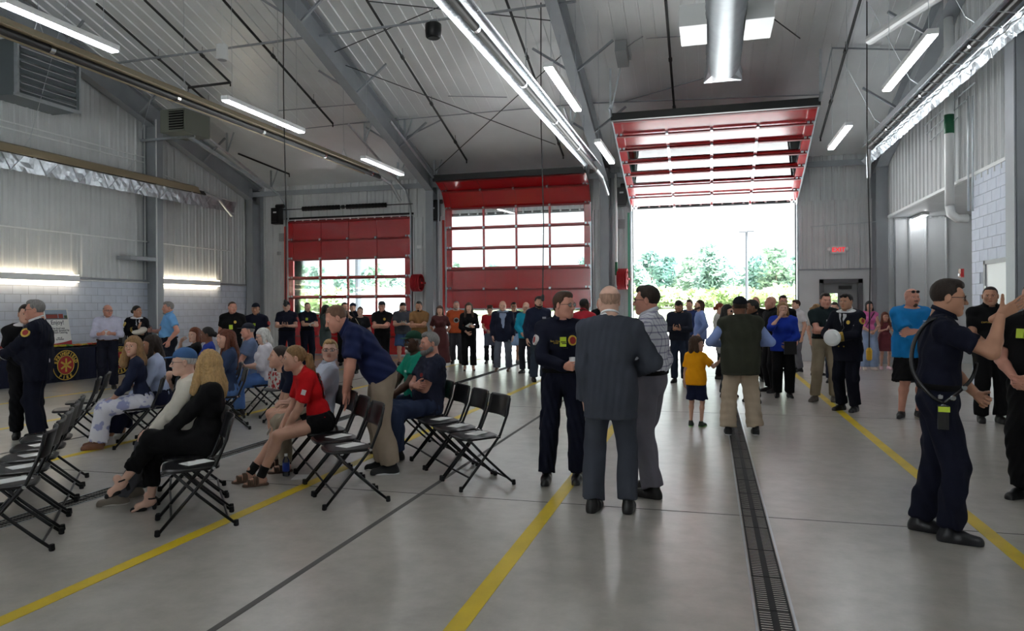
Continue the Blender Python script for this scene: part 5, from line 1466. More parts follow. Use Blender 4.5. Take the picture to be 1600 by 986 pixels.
def blotch(name, base, spot_, sc, lo=.52):
    m = bpy.data.materials.new(name); m.use_nodes = True; n, l = m.node_tree.nodes, m.node_tree.links; b = n['Principled BSDF']; b.inputs['Roughness'].default_value = .85
    tc = n.new('ShaderNodeTexCoord'); t = n.new('ShaderNodeTexNoise'); t.inputs['Scale'].default_value = sc; l.new(tc.outputs['Object'], t.inputs[0]); rp = n.new('ShaderNodeValToRGB')
    e = rp.color_ramp.elements; e[0].position = lo; e[0].color = (*lin(base), 1); e[1].position = lo+.06; e[1].color = (*lin(spot_), 1); l.new(t.outputs['Fac'], rp.inputs[0]); l.new(rp.outputs[0], b.inputs['Base Color']); return m
M_plaid = plaid(); M_floral = blotch('floral_cloth', (212, 212, 222), (146, 150, 190), 9)
def pol(short=True, c=NAVY, col=True, hem=.05, t=.014): return [('shirt', c, {'sleeve': .66 if short else 1.95, 'hem': hem, 'collar': c if col else None, 't': t}), ('trousers', c, {'wide': .02}), ('belt', (12, 12, 13))]
def dressu(c=(18, 20, 31)): return [('shirt', (226, 226, 228), {'collar': (226, 226, 228), 't': .012}), ('jacket', c, {'hem': -.19, 'open': .032, 't': .024}), ('trousers', c, {'wide': .022})]
def tee(c, p=(40, 44, 60), pants='trousers', hem=-.08, collar=False, sl=.66, **k): return [('shirt', c, dict(sleeve=sl, hem=hem, t=.02, collar=c if collar else None)), (pants, p, k)]
def paper(P, q, label, sz=(.15, .21)):
    return held(P, q, 'paper_program', MB().box((0,0,0), (sz[0], sz[1], .003)), M_paper, label, 'paper', (0,.09,-.02), None, 'programs held by the guests', False)
def phone(P, q, label): return held(P, q, 'phone', MB().box((0,0,0), (.075,.15,.01)), M_black, label, 'phone', (0,.08,-.03), None, None, False)
def cup(P, q, label, m=None): return held(P, q, 'drink_cup', MB().lathe([(.03,-.05),(.034,-.045),(.043,.055),(.044,.06),(.04,.058),(.034,.02)], 14), m or M_cup, label, 'cup', (-.01,.07,-.042))
def bottle(P, q, label): return held(P, q, 'water_bottle', MB().lathe([(.03,-.1),(.033,-.09),(.033,.05),(.014,.08),(.014,.1)], 12), M_plastic, label, 'bottle', (-.01,.07,-.04))

# --- the group in the middle foreground
P = person(880, py=752, H=1.8, face=2, label='officer in navy uniform and glasses holding a paper cup beside the grey suited man', wear=pol(False), arms=(((.0,.3,-.32),(1,-.3,-.5),'grip',(-.5,.85,.1),(-.8,-.5,.2)), 'hang'), hair=('short','brown'), glasses='clear', hyaw=48, shoes=('dress', (16,16,17)), sk='ruddy', feet=((.15,.0,0,12),(-.13,.0,0,12)), lod=0)
patch(P,'shirt',-.1,-.1,.085,.095,M_pgold,'badge'); patch(P,'shirt',-.1,-.1,.06,.066,M_pred,'badge_center',thick=.007); text_on(P,'shirt',.085,-.115,'Batt. Chief',.022,M_pgold); text_on(P,'shirt',.085,-.14,'CHIEF',.018,M_pgold)
patch(P,'shirt',-.0,-.115,.055,.085,M_neon,'radio_microphone',shape='box',thick=.024)
for k in range(3): patch(P,'shirt',-.01,-.118-.018*k,.045,.008,M_black,'microphone_slot',shape='box',thick=.027)
def sleeve_patch(P, q, m, nm, w_=.075, part='shirt', f=.42, m2=None, off=.075):
    s = P['s']; S_ = P['sc'] + P['T2'][:, 0]*.178*q*s; E = P['E'][q]; c = S_ + (E-S_)*f; ax = nrm(E-S_); n = P['T2'][:, 0]*q + P['T2'][:, 1]*.35; n = nrm(n - ax*(n @ ax)); o_ = P[part]
    me = o_.data; co = np.empty(len(me.vertices)*3, np.float32); me.vertices.foreach_get('co', co); co = co.reshape(-1, 3); d = (co-c); r_ = np.linalg.norm(d - np.outer(d @ n, n), axis=1); ok = (r_ < .03) & (d @ n > 0) & (d @ n < .14); L = (d @ n)[ok].max() if ok.any() else off
    u = -ax; rr = np.cross(u, n); k = 4 if nm == 'flag_patch' else 12
    for i, (mm, f_) in enumerate(((m, 1), (m2, .62)) if m2 else ((m, 1),)):
        pts = [c + n*(L + .004 + .003*i) + (rr*math.cos(6.2832*(j+.5*(k==4))/k)*w_/2*f_ + u*math.sin(6.2832*(j+.5*(k==4))/k)*w_*.58*f_)*s for j in range(k)]; b_ = [p - n*.03 for p in pts]
        mesh_obj(nm if not i else nm + '_center', [tuple(v) for v in pts + b_], [tuple(range(k))] + [(j+k, (j+1) % k + k, (j+1) % k, j) for j in range(k)], mm, P['root'])
sleeve_patch(P, 1, M_pw, 'sleeve_patch', .085, m2=M_pred)
cup(P, 1, 'translucent paper cup held by the officer with glasses')
P = person(955, py=799, H=1.83, face=170, label='bald man in charcoal grey suit seen from behind in the middle', wear=[('shirt', (225,225,228), {'collar': (225,225,228)}), ('jacket', (66,70,80), {'hem': -.21, 't': .026, 'flare': .008}), ('trousers', (66,70,80), {'wide': .024})], arms=(((.15,.2,-.34),(1,-.6,-.3),'relax',(-.3,.9,.1),(-1,0,0)), ((.2,.04,-.54),(.1,-1,0),'relax',(0,.1,-1),(-1,.1,0))), hair=('fringe','stub'), sk='fair', build=1.02, feet=((.13,.0,0,8),(-.14,-.02,0,14)), shoes=('dress', (18,18,19)), hyaw=22, lod=0)
phone(P, -1, 'black phone in the hand of the grey suited man')
P = person(1018, py=772, H=1.84, face=-118, label='man in plaid shirt and grey trousers talking beside the suited man', wear=[('shirt', M_plaid, {'sleeve': 1.93, 'hem': .05, 'collar': (205,205,214), 't': .018}), ('trousers', (116,114,124), {'wide': .022}), ('belt', (20,18,18))], arms=('hang', 'low'), hair=('short','dark'), glasses='clear', sk='ruddy', build=1.08, belly=.5, shoes=('dress', (20,18,18)), feet=((.12,.05,0,10),(-.12,-.05,0,10)), hyaw=10, lod=0)
# --- right foreground
P = person(1466, py=838, H=1.84, face=64, label='man in navy uniform and dark glasses gesturing with a raised hand at the right', wear=pol(True), arms=(((.14,.31,.12),(.4,.0,-1),'open',(.05,.78,.62),(-.9,-.4,.3)), 'low'), hair=('short','dark'), glasses='clear', sk='tan', build=1.05, shoes=('dress', (26,27,32)), feet=((.1,.06,0,4),(-.1,-.1,0,10)), lean=3, hpitch=4, lod=0)
T2, sc_, s_ = P['T2'], P['sc'], P['s']
def smooth(pts, k=5):
    q = [np.array(v) for v in pts]; q = [q[0]] + q + [q[-1]]; o = []
    for i in range(1, len(q)-2):
        for j in range(k):
            t = j/k; a, b, c, d = q[i-1:i+3]; o.append(tuple(.5*((2*b) + (c-a)*t + (2*a-5*b+4*c-d)*t*t + (3*b-a-3*c+d)*t**3)))
    return o + [tuple(q[-1])]
def tp(P, x, y, z): return tuple(P['sc'] + P['T2'] @ np.array((x, y, z))*P['s'])
st = MB(); pts = [tp(P,.13,.02,.085), tp(P,.13,-.09,.05), tp(P,.14,-.165,-.1), tp(P,.16,-.16,-.28), tp(P,.185,-.06,-.42), tp(P,.19,.02,-.47)]
st.tube(smooth(pts), .014, 8); st.build('radio_strap', mat('strap_leather', (30,30,33), .25), P['root'], True)
st = MB(); pts = [tp(P,.19,.02,-.47), tp(P,.19,.09,-.4), tp(P,.16,.17,-.3), tp(P,.1,.2,-.2)]
st.tube(smooth(pts), .012, 8); st.build('radio_strap', MATS['strap_leather'], P['root'], True)
for q in ((.205,.0,-.43),(.205,.02,-.49),(.207,.07,-.43),(.2,.13,-.36)): MB().lathe([(.014,-.004),(.018,0),(.014,.004)], 10, tp(P,*q), Matrix.Rotation(R(90),3,'Y')).build('chrome_clip', M_ch, P['root'])
MB().box(tp(P,.215,.02,-.56), (.045,.065,.16)).build('radio', M_black, P['root']); MB().box(tp(P,.218,.02,-.505), (.05,.07,.035)).build('radio_top', M_neon, P['root'])
P = person(1620, py=782, H=1.84, face=-58, label='dark uniformed person with clasped hands cut off by the right edge', wear=pol(True, BLK), arms=('low','low'), hair=('buzz','dark'), sk='ruddy', build=1.1, shoes=('dress', (18,18,19)), lod=0)
patch(P,'shirt',.06,-.06,.055,.075,M_neon,'radio_microphone',shape='box',thick=.02)
P = person(1548, py=660, H=1.9, face=-18, label='smiling man in black uniform standing behind the gesturing man', wear=pol(True, BLK), arms=('low','hang'), hair=('buzz','dark'), sk='tan', build=1.2, belly=.6, hyaw=-15)
text_on(P,'shirt',.09,-.11,'CAPTAIN',.03,M_pgold); phone(P, 1, 'phone held low by the smiling man in black uniform')
P = person(1424, py=652, H=1.89, face=4, label='heavy man in bright blue t-shirt and black shorts with crossed arms', wear=[('shirt', (24,116,178), {'sleeve': .8, 'hem': -.12, 't': .03, 'flare': .01}), ('shorts', (16,16,18), {'to': 1.0 , 'wide': .05, 't': .024, 'top': -.02})], arms=('cross','cross2'), hair=('bald','brown'), glasses='head', sk='ruddy', build=1.22, belly=1.2, beard=('goatee','brown'), shoes=('shoe', (24,24,26), (220,220,222)), feet=((.14,0,0,40),(-.12,-.02,0,10)))
text_on(P,'shirt',-.1,-.09,'FIRE\nDEPT',.035,M_paper)
# --- right middle distance
P = person(1290, py=627, H=1.86, face=-12, label='man in dark green polo and khaki trousers with folded arms', wear=[('shirt', (30,42,44), {'hem': .05, 'collar': (30,42,44), 't': .018}), ('trousers', KHAKI, {'wide': .02}), ('belt', (20,18,17))], arms=('cross','cross2'), hair=('short','dark'), sk='ruddy', build=1.08, hyaw=8, shoes=('shoe', (96,88,80), (60,56,52)), feet=((.16,0,0,35),(-.13,-.02,0,15)))
patch(P,'shirt',-.02,-.15,.07,.09,M_paper,'name_badge',shape='box'); 
P = person(1325, py=642, H=1.83, face=-55, label='man in dark dress uniform with gold stripes tucking a white cap under his arm', wear=dressu(), arms=(((.1,.3,-.28),(.9,-.4,-.6),'cup',(-.6,.7,.1),(-.4,-.4,.7)), ((.0,.29,-.3),(1,-.3,-.6),'cup',(-.8,.5,.1),(-.2,-.8,.1))), hair=('short','black'), glasses='head', sk='tan', build=1.12, belly=.5, shoes=('dress', (16,16,18)))
shirt_front(P,(214,214,218),.045,tie=(20,20,24))
for x in (-.05,.05):
    for k in range(4): patch(P,'jacket',x,-.22-.075*k,.022,.022,M_pgold,'button',thick=.006)
patch(P,'jacket',-.1,-.08,.05,.06,M_pgold,'badge'); sleeve_patch(P, -1, M_pgold, 'sleeve_patch', .09, 'jacket', .3, M_pred)
def cuff(P, q, ts, m, nm, r_=.062):
    E, W = P['E'][q], P['W'][q]
    for t in ts:
        c = E + (W-E)*t; ax = nrm(W-E); u = nrm(np.cross(ax, V3(0,0,1))); v = np.cross(ax, u); rr = r_*P['s']
        MB().tube([tuple(c + (u*math.cos(a) + v*math.sin(a))*rr) for a in [6.2832*k/16 for k in range(17)]], .006*P['s'], 5, False).build(nm, m, P['root'])
cuff(P, -1, (.68,.75,.82,.89), M_pgold, 'cuff_stripe', .068)
hat = MB().lathe([(.09,-.05),(.12,-.03),(.13,0),(.11,.02),(.0,.03)], 22)
held(P, -1, 'white_cap', hat, M_white, 'white peaked cap held under the arm of the dress uniformed man', 'cap', (.0,.06,.06), (R(90), 0, P['root'].rotation_euler.z + .2))
person(1275, 16, H=1.66, face=30, label='woman with ponytail half hidden behind the man in dark green polo', sex='f', wear=tee((190,184,178),(150,140,130)), hair=('pony','sand'), hyaw=20)
person(1304, 14.5, H=1.7, face=-30, label='person in red shirt half hidden behind the dress uniformed man', wear=tee((160,30,36)), hair=('short','dark'))
P = person(1358, py=578, H=1.73, face=-8, label='woman in pink top and wide pale jeans near the side door', sex='f', wear=[('shirt', (220,116,176), {'sleeve': .12, 'hem': .06}), ('trousers', (150,168,200), {'wide': .06, 't': .02})], arms=('low','low'), hair=('bob','black'), shoes=('shoe', (220,206,196)), sk='light')
st = MB(); st.bar(tp(P,-.1,.1,.06), tp(P,.12,.15,-.3), .035, .006); st.build('bag_strap', M_black, P['root'])
person(1347, py=576, H=1.02, face=-10, label='small child in pink skirt beside the woman in pink', sex='f', child=True, wear=[('dress', (226,170,170), {'hem': -.26, 'sleeve': .5})], hair=('bob','brown'), shoes=('shoe', (230,200,206)))
person(1383, py=577, H=1.42, face=-10, label='girl in maroon dress and pink shoes beside the alcove', sex='f', child=True, wear=[('dress', (112,56,62), {'hem': -.36, 'sleeve': .4, 'flare': .05})], arms=('clap','clap'), hair=('long','auburn'), shoes=('shoe', (226,190,196)))
# --- group at the open door
P = person(1158, py=679, H=1.76, face=176, label='stout man in dark green vest, cap and khaki trousers seen from behind', wear=[('shirt', (140,160,212), {'sleeve': 1.95, 't': .02, 'hem': -.02}), ('vest', (60,62,52), {'hem': -.17, 't': .045, 'sleeve': 0}), ('trousers', (188,170,148), {'wide': .04, 't': .02})], arms=(((.2,.2,-.26),(1,-.5,-.5),'grip',(-.5,.8,0),(-.8,-.4,0)), ((.2,.2,-.26),(1,-.5,-.5),'grip',(-.5,.8,0),(-.8,-.4,0))), hair=('buzz','dark'), cap_=(28,30,38), sk='brown', build=1.18, belly=.9, shoes=('shoe', (22,22,24), (200,200,200)), feet=((.18,0,0,8),(-.16,0,0,8)), lod=1)
person(1088, py=666, H=1.19, face=150, label='child in yellow t-shirt and navy shorts reaching to the man in the vest', child=True, wear=[('shirt', (252,168,22), {'hem': -.1, 'sleeve': .8, 't': .026}), ('shorts', (30,36,62), {'wide': .02, 't': .025, 'to': .9})], arms=(((.5,.12,-.02),(0,-.5,-1),'relax',(1,.1,.1),(0,0,-1)), 'hang'), hair=('bob','brown'), sk='light', shoes=('shoe', (40,48,40), (130,200,110)), hyaw=-78, lod=1)
P = person(1062, py=598, H=1.78, face=-22, label='man in dark sweater looking down at his phone by the open door', wear=tee((34,38,50),(36,44,60),collar=False,sl=1.95,hem=-.04), arms=('front','front'), hair=('short','black'), beard=('full','black'), sk='tan', hpitch=35, build=1.08)
phone(P, 1, 'phone held by the man in dark sweater')
person(1078, 18, H=1.8, face=-40, label='man in dark blue shirt behind the phone looking man', wear=tee((38,52,96),(40,42,60)), hair=('short','brown'))
person(1094, 16.2, H=1.78, face=-95, label='man with long hair and light blue shirt by the open door', wear=tee((122,144,196),(52,58,74),sl=1.95,hem=-.1), arms=('pocket','pocket'), hair=('longmale','brown'), beard=('full','brown'), hpitch=-8)
person(1124, py=592, H=1.7, face=62, label='red haired woman in white cardigan and black leggings by the open door', sex='f', wear=[('jacket', (196,194,186), {'hem': -.2, 't': .03}), ('trousers', (24,24,28), {'wide': .0})], arms=('low','low'), hair=('bun','red'))
person(1136, py=621, H=1.66, face=40, label='dark haired woman with sunglasses mostly hidden by the man in the vest', sex='f', wear=[('jacket', (150,148,150), {'hem': -.1}), ('trousers', (40,42,48), {})], hair=('long','black'), glasses='sun', arms=('front','front'))
person(1178, 11.6, H=1.74, face=-95, label='dark haired man half hidden just behind the man in the vest', wear=pol(True, BLK), hair=('short','black'), sk='brown')
person(1181, 15, H=1.84, face=-20, label='bald man standing behind the group at the open door', wear=pol(True, BLK), hair=('bald','brown'), sk='ruddy')
P = person(1206, 13, H=1.82, face=-82, label='bald officer with gold sleeve patch in the group at the open door', wear=pol(False, BLK), hair=('bald','brown'), sk='ruddy', build=1.15, arms=('hang','low')); sleeve_patch(P, -1, M_pgold, 'sleeve_patch', .1)
person(1223, 14.4, H=1.86, face=-8, label='tall man with glasses behind the woman in the royal blue jacket', wear=pol(True, BLK), hair=('short','dark'), glasses='clear', sk='ruddy')
P = person(1224, py=621, H=1.7, face=-14, label='woman in royal blue jacket and black trousers at the open door', sex='f', wear=[('jacket', (30,56,160), {'hem': -.08, 't': .03}), ('trousers', (18,18,20), {'wide': .02, 't': .02})], arms=('face','low'), hair=('bob','sand'), build=1.15, shoes=('shoe', (20,20,22), (190,190,190)), hpitch=-8)
bag = MB().box((0,0,-.04), (.2,.1,.22)); held(P, -1, 'black_bag', bag, M_black, 'black bag on the arm of the woman in royal blue', 'bag', (0,.0,.05))
person(1246, py=581, H=1.77, face=-80, label='man in white shirt and grey trousers by the jamb of the open door', wear=tee((206,204,208),(104,104,112),collar=True,hem=.05), hair=('short','brown'), shoes=('shoe', (30,30,32), (210,210,210)))
# --- behind the officer, in front of the middle door
person(912, 13.4, H=1.8, face=150, label='man in red polo partly hidden behind the officer with the cup', wear=tee((176,44,56),(60,60,70),collar=True), hair=('buzz','black'), sk='dark', hyaw=-30)
P = person(939, 17, H=1.84, face=-35, label='police officer beside the pillar left of the open door', wear=pol(True, BLK), hair=('buzz','brown'), sk='ruddy', build=1.1); patch(P,'shirt',-.1,-.1,.08,.08,M_pgold)
person(870, 15.2, H=1.7, face=100, label='person in tan shirt mostly hidden behind the officer with the cup', wear=tee((176,146,112)), hair=('short','brown'))
P = person(842, py=596, H=1.88, face=14, label='tall bearded man in navy fleece in front of the half raised door', wear=[('jacket', (32,38,58), {'hem': -.06, 'sleeve': 1.95, 't': .024, 'collar': (32,38,58)}), ('trousers', (52,62,76), {'wide': .02})], hair=('short','dark'), beard=('full','dark'), sk='light', build=1.08); patch(P,'jacket',-.1,-.1,.08,.04,M_silver,'name_tag',shape='box')
person(823, py=583, H=1.76, face=-20, label='person in teal shirt half hidden behind the bearded man in navy fleece', wear=tee((30,150,178),(42,44,52),sl=1.95), hair=('bald','grey'), arms=('low','hang'))
P = person(803, py=568, H=1.77, face=8, label='man in navy t-shirt and pale blue shorts behind the blazer man', wear=tee((38,44,66),(150,176,208),'shorts',to=.95,wide=.03), hair=('short','black'), glasses='clear', sk='tan', arms=('behind','behind'), shoes=('shoe',(120,122,126))); patch(P,'shirt',-.08,-.12,.09,.09,M_silver,'print',shape='box')
P = person(786, py=580, H=1.8, face=2, label='bald man in navy blazer and grey trousers in front of the half raised door', wear=[('shirt', (150,164,190), {'collar': (150,164,190)}), ('jacket', (30,34,52), {'hem': -.2, 'open': .05, 't': .028}), ('trousers', (98,104,116), {'wide': .026})], hair=('fringe','sand'), sk='light', build=1.12, belly=.4, shoes=('dress', (96,66,48)), feet=((.15,0,0,12),(-.15,0,0,12))); shirt_front(P,(150,164,190),.085,z1=-.34)
P = person(766, py=568, H=1.66, face=-2, label='curly haired boy in red shirt carrying a bag by the half raised door', wear=tee((170,36,44),(30,30,36)), hair=('curly','brown'), glasses='clear', arms=('low','low'))
bagm = MB(); bagm.box((0,0,-.2), (.3,.1,.34)); bagm.tube([(-.08,0,-.03),(-.07,0,.08),(.07,0,.08),(.08,0,-.03)], .01, 6); held(P, 1, 'carrier_bag', bagm, mat('bag_slate', (74,80,98), .7), 'dark carrier bag held by the curly haired boy', 'bag', (0,.05,-.02))
P = person(733, py=579, H=1.76, face=6, label='woman with long brown hair in black jumpsuit reading a program', sex='f', wear=[('shirt', BLK, {'sleeve': 1.7, 'hem': -.02, 't': .016}), ('trousers', BLK, {'wide': .03, 'to': 1.85})], arms=('low','front'), hair=('long','brown'), shoes=('heel', (24,20,20)), sk='light'); paper(P, -1, 'white program held by the woman in black jumpsuit')
P = person(713, 20, H=1.82, face=4, label='bearded man in orange t-shirt beside the pillar', wear=tee((186,84,48),(62,62,68),wide=.03), hair=('buzz','grey'), beard=('full','grey'), arms=('behind','behind'), build=1.12); patch(P,'shirt',.0,-.2,.16,.15,M_silver,'print'); patch(P,'shirt',.0,-.2,.1,.09,M_black,'print_center',thick=.007)
person(688, py=579, H=1.68, face=2, label='woman in long maroon dress and sandals in front of the pillar', sex='f', wear=[('dress', (84,46,46), {'hem': -.72, 'sleeve': .75, 'flare': .07})], arms=('behind','behind'), hair=('bob','brown'), shoes=('sandal', (60,44,40)))
person(655, 17.8, H=1.8, face=-6, label='man in tan brown jumpsuit with folded arms', wear=tee((140,104,66),(140,104,66),hem=.02,collar=True), arms=('cross','cross2'), hair=('short','black'), beard=('goatee','black'), sk='tan')
P = person(630, py=570, H=1.8, face=12, label='long haired man in grey t-shirt and blue shorts reading a program', wear=tee((72,76,84),(64,88,126),'shorts',wide=.04), arms=('front','front'), hair=('longmale','dark'), beard=('full','grey'), build=1.2, belly=.8, hpitch=25); paper(P, 1, 'white program read by the long haired man in grey')
P = person(597, 17.4, H=1.8, face=-4, label='officer in dark cap with folded arms in front of the closed door', wear=pol(True, BLK), arms=('cross','cross2'), hair=('buzz','dark'), cap_=(40,44,50), sk='ruddy', build=1.1); patch(P,'shirt',-.09,-.09,.06,.065,M_pgold)
P = person(563, 17.2, H=1.66, face=8, label='woman in black top with tan strap across her chest', sex='f', wear=tee((24,24,28),(36,38,46),hem=-.02), hair=('bun','brown'), sk='fair'); st = MB(); st.bar(tp(P,.12,.12,.05), tp(P,-.12,.17,-.34), .035, .006); st.build('bag_strap', M_tan, P['root'])
person(552, 20, H=1.78, face=-20, label='man in navy cap behind the woman with the tan strap', wear=pol(True, NAVY), hair=('buzz','dark'), cap_=(34,40,62))
person(538, 19.6, H=1.8, face=16, label='man in black shirt clapping his raised hands by the closed door', wear=pol(True, BLK), hair=('short','dark'), arms=(((.18,.28,.0),(.9,-.3,-.8),'flat',(.0,.2,1),(-1,0,.1)), ((.1,.3,-.02),(.9,-.3,-.8),'flat',(0,.3,1),(-1,0,0))), hyaw=20)
P = person(508, 18.2, H=1.72, face=98, label='woman with long black hair in grey green cardigan facing right', sex='f', wear=[('jacket', (66,76,76), {'hem': -.3, 't': .03}), ('trousers', (40,46,62), {})], arms=('front','front'), hair=('long','black')); paper(P, 1, 'white papers held by the woman in grey green cardigan', (.2,.3))
P = person(480, 19, H=1.8, face=34, label='shaven headed officer with radio by the closed door', wear=pol(True, NAVY), arms=('cross','front'), hair=('buzz','brown'), sk='light'); patch(P,'shirt',.06,-.1,.06,.07,M_neon,'radio_microphone',shape='box',thick=.02); sleeve_patch(P, -1, M_pred, 'sleeve_patch', .09); paper(P, -1, 'white sheet held by the shaven headed officer')
P = person(448, 18.2, H=1.82, face=10, label='officer in dark cap standing at the left jamb of the closed door', wear=pol(True, NAVY), arms=('front','front'), hair=('buzz','dark'), cap_=(38,42,54), build=1.15, feet=((.16,0,0,10),(-.16,0,0,10))); sleeve_patch(P, -1, M_pred, 'sleeve_patch', .09); phone(P, 1, 'phone held by the officer at the left jamb')
# --- along the left wall
P = person(400, 15.7, H=1.76, face=6, label='officer in dark cap holding a white cup by the corner column', wear=pol(True, NAVY), arms=('cup','hang'), hair=('buzz','dark'), cap_=(30,33,44), build=1.15, sk='tan'); sleeve_patch(P, -1, M_pred, 'sleeve_patch', .09); cup(P, 1, 'white cup held by the officer at the corner column'); patch(P,'shirt',.02,-.12,.05,.06,M_neon,'radio_microphone',shape='box',thick=.02)
P = person(363, 15.2, H=1.8, face=10, label='tall officer in black short sleeves against the block wall', wear=pol(True, BLK), hair=('buzz','brown'), build=1.18, sk='ruddy', hyaw=30); patch(P,'shirt',-.09,-.09,.055,.065,M_pgold); patch(P,'shirt',.0,-.2,.07,.09,M_neon,'radio_microphone',shape='box',thick=.02)
P = person(265, 14.4, H=1.8, face=-52, label='grey haired man in light blue polo with hand in pocket', wear=[('shirt', (110,164,214), {'hem': .05, 'collar': (110,164,214), 't': .02}), ('trousers', (24,26,36), {'wide': .03}), ('belt', (18,17,17))], arms=('cup','pocket'), hair=('short','grey'), beard=('goatee','grey'), sk='ruddy', build=1.15, belly=.5, lod=1); bottle(P, 1, 'water bottle held by the man in light blue polo')
P = person(213, 14.7, H=1.72, face=40, label='dark haired woman in black dress uniform with gold patches by the table', sex='f', wear=dressu((20,20,26)), arms=('clap','front'), hair=('bun','black'), sk='tan', lod=1, hyaw=30); shirt_front(P,(214,214,218),.04,tie=(20,20,24)); sleeve_patch(P, 1, M_pgold, 'sleeve_patch', .1, 'jacket', .3); cuff(P, 1, (.45,.55), M_pgold, 'cuff_stripe', .066)
held(P, -1, 'white_cap', MB().lathe([(.1,-.06),(.14,-.03),(.15,0),(.13,.03),(.0,.04)], 20), mat('cap_cream', (196,190,178), .7), 'cream cap held by the woman in black dress uniform', 'cap', (0,.08,-.08), (R(20), 0, 0))
P = person(168, 14.2, H=1.74, face=24, label='balding man in pale lavender shirt beside the food table', wear=[('shirt', (196,196,216), {'hem': .05, 'sleeve': 1.6, 'collar': (196,196,216), 't': .022}), ('trousers', (26,28,40), {'wide': .02}), ('belt', (70,50,36))], arms=('cup','cup'), hair=('fringe','grey'), glasses='clear', sk='ruddy', build=1.1, hyaw=25, lod=1); cup(P, -1, 'white cup held by the man in lavender shirt')
P = person(60, py=686, H=1.78, face=-66, label='large man in navy dress uniform and sunglasses at the far left', wear=dressu((21,24,38)), arms=(((.04,.36,-.34),(1,-.4,-.4),'cup',(-.3,.9,.0),(-.5,-.1,.8)), ((.02,.37,-.34),(1,-.4,-.4),'cup',(-.3,.9,0),(-.5,-.1,.8))), hair=('short','grey'), glasses='sun', sk='ruddy', build=1.36, belly=1.5, shoes=('dress', (16,16,18)), lod=0, hyaw=4)
shirt_front(P,(220,220,224),.05,tie=(20,20,26)); sleeve_patch(P, -1, M_pgold, 'sleeve_patch', .1, 'jacket', .3, M_pred); cuff(P, -1, (.84,), M_silver, 'cuff_stripe', .075)
hm = MB().lathe([(.15,-.09),(.155,-.06),(.14,.02),(.1,.08),(.0,.1)], 22); o = held(P, -1, 'red_helmet', hm, mat('helmet_red', (150,34,30), .3), 'red and black helmet held by the large man in dress uniform', 'helmet', (.05,.14,-.02), (R(40), 0, 0)); MB().lathe([(.16,-.1),(.19,-.085),(.155,-.06)], 22).build('brim', M_black, o)
P = person(40, 8.9, H=1.72, face=40, label='person in black dress uniform hidden behind the large man at the left edge', wear=dressu((18,18,21)), arms=('low','low'), hair=('short','dark'), sk='light'); patch(P,'jacket',-.1,-.1,.08,.02,M_paper,'ribbon_bar',shape='box')
bottle(P, 1, 'water bottle held low by the person at the left edge')

# --- the seated guests
def sitp(pos, **k): k.setdefault('yaw', YN); return person(pos=pos - NV*.06, sit=True, **k)
LAP = ('lap','lap')
P = sitp(spot(2,1) - NV*.06, H=1.62, label='blonde woman in black dress with crossed legs seated at left', sex='f', wear=[('dress', (17,17,19), {'sleeve': 1.75, 't': .02, 'skirt': 0}), ('trousers', (17,17,19), {'to': 1.7, 'wide': .0})], arms=(((.06,.36,-.42),(.9,-.6,0),'relax',(-.3,.9,-.3),(0,0,-1)), ((.02,.38,-.4),(.9,-.6,0),'relax',(-.2,.9,-.4),(0,0,-1))), hair=('wavy','blond'), sk='fair', shoes=('heel', (18,18,18)), feet=((.1,.44,0,0),(.02,.66,.2,0,-18)), knee=((.1,1,.3),(.2,1,.6)), slump=8, lean=-10, hyaw=-62, lod=0, build=1.22); phone(P, -1, 'phone held by the blonde woman in black')
P = sitp(spot(2,2) + NV*.02, H=1.6, lean=4, label='man in denim cap with white moustache behind the blonde woman', wear=tee((214,208,196),(88,90,96),sl=1.9), arms=LAP, hair=('buzz','white'), cap_=(70,104,150), glasses='clear', beard=('tache','white'), sk='fair', shoes=('shoe', (128,118,106), (190,186,180)), feet=((.14,.5,0,0),(-.1,.62,0,0)), lod=0)
P = sitp(spot(3,2) + NV*.1, H=1.7, label='girl in red t-shirt with blonde ponytail seated in sandals', sex='f', wear=[('shirt', (206,26,32), {'sleeve': .75, 'hem': .0, 't': .02}), ('shorts', (18,18,20), {'to': .34, 't': .02})], arms=(((.05,.4,-.33),(.9,-.5,-.2),'relax',(-.4,.8,-.3),(-.3,-.2,-.8)), ((.06,.4,-.36),(.9,-.5,-.2),'relax',(-.4,.8,-.3),(-.3,-.2,-.8))), hair=('pony','sand'), sk='light', shoes=('sandal', (98,74,58)), feet=((.1,.66,0,0),(-.1,.58,0,0)), lean=12, slump=14, lod=0)
M_back = blotch('shirt_print', (150,40,40), (150,150,160), 26, .5); p_, n_ = surf_pt(P,'shirt',.0,-.2,-1); patch(P,'shirt',.0,-.17,.26,.3,M_back,'back_print',-1); sleeve_patch(P, -1, M_pw, 'flag_patch', .06)
socks = mat('black_sock', (18,18,19), .9)
for q in (1,-1):
    K, A_ = P['lg'][q][0]*P['s'], P['lg'][q][1]*P['s']; MB().tube([tuple(A_ + (K-A_)*.0), tuple(A_ + (K-A_)*.12), tuple(A_ + (K-A_)*.26)], [.043,.041,.045], 12).build('sock', socks, P['root'], True)
P = sitp(spot(3,3), H=1.66, label='young man with round glasses in pale blue shirt looking up', wear=[('shirt', (196,204,222), {'sleeve': .7, 'hem': .0, 't': .02, 'collar': (196,204,222)}), ('trousers', (168,156,138), {'wide': .02})], arms=LAP, hair=('short','blond'), glasses='clear', sk='fair', shoes=('sandal', (90,66,52)), slump=-4, lean=-8, hyaw=72, hpitch=-10, lod=0)
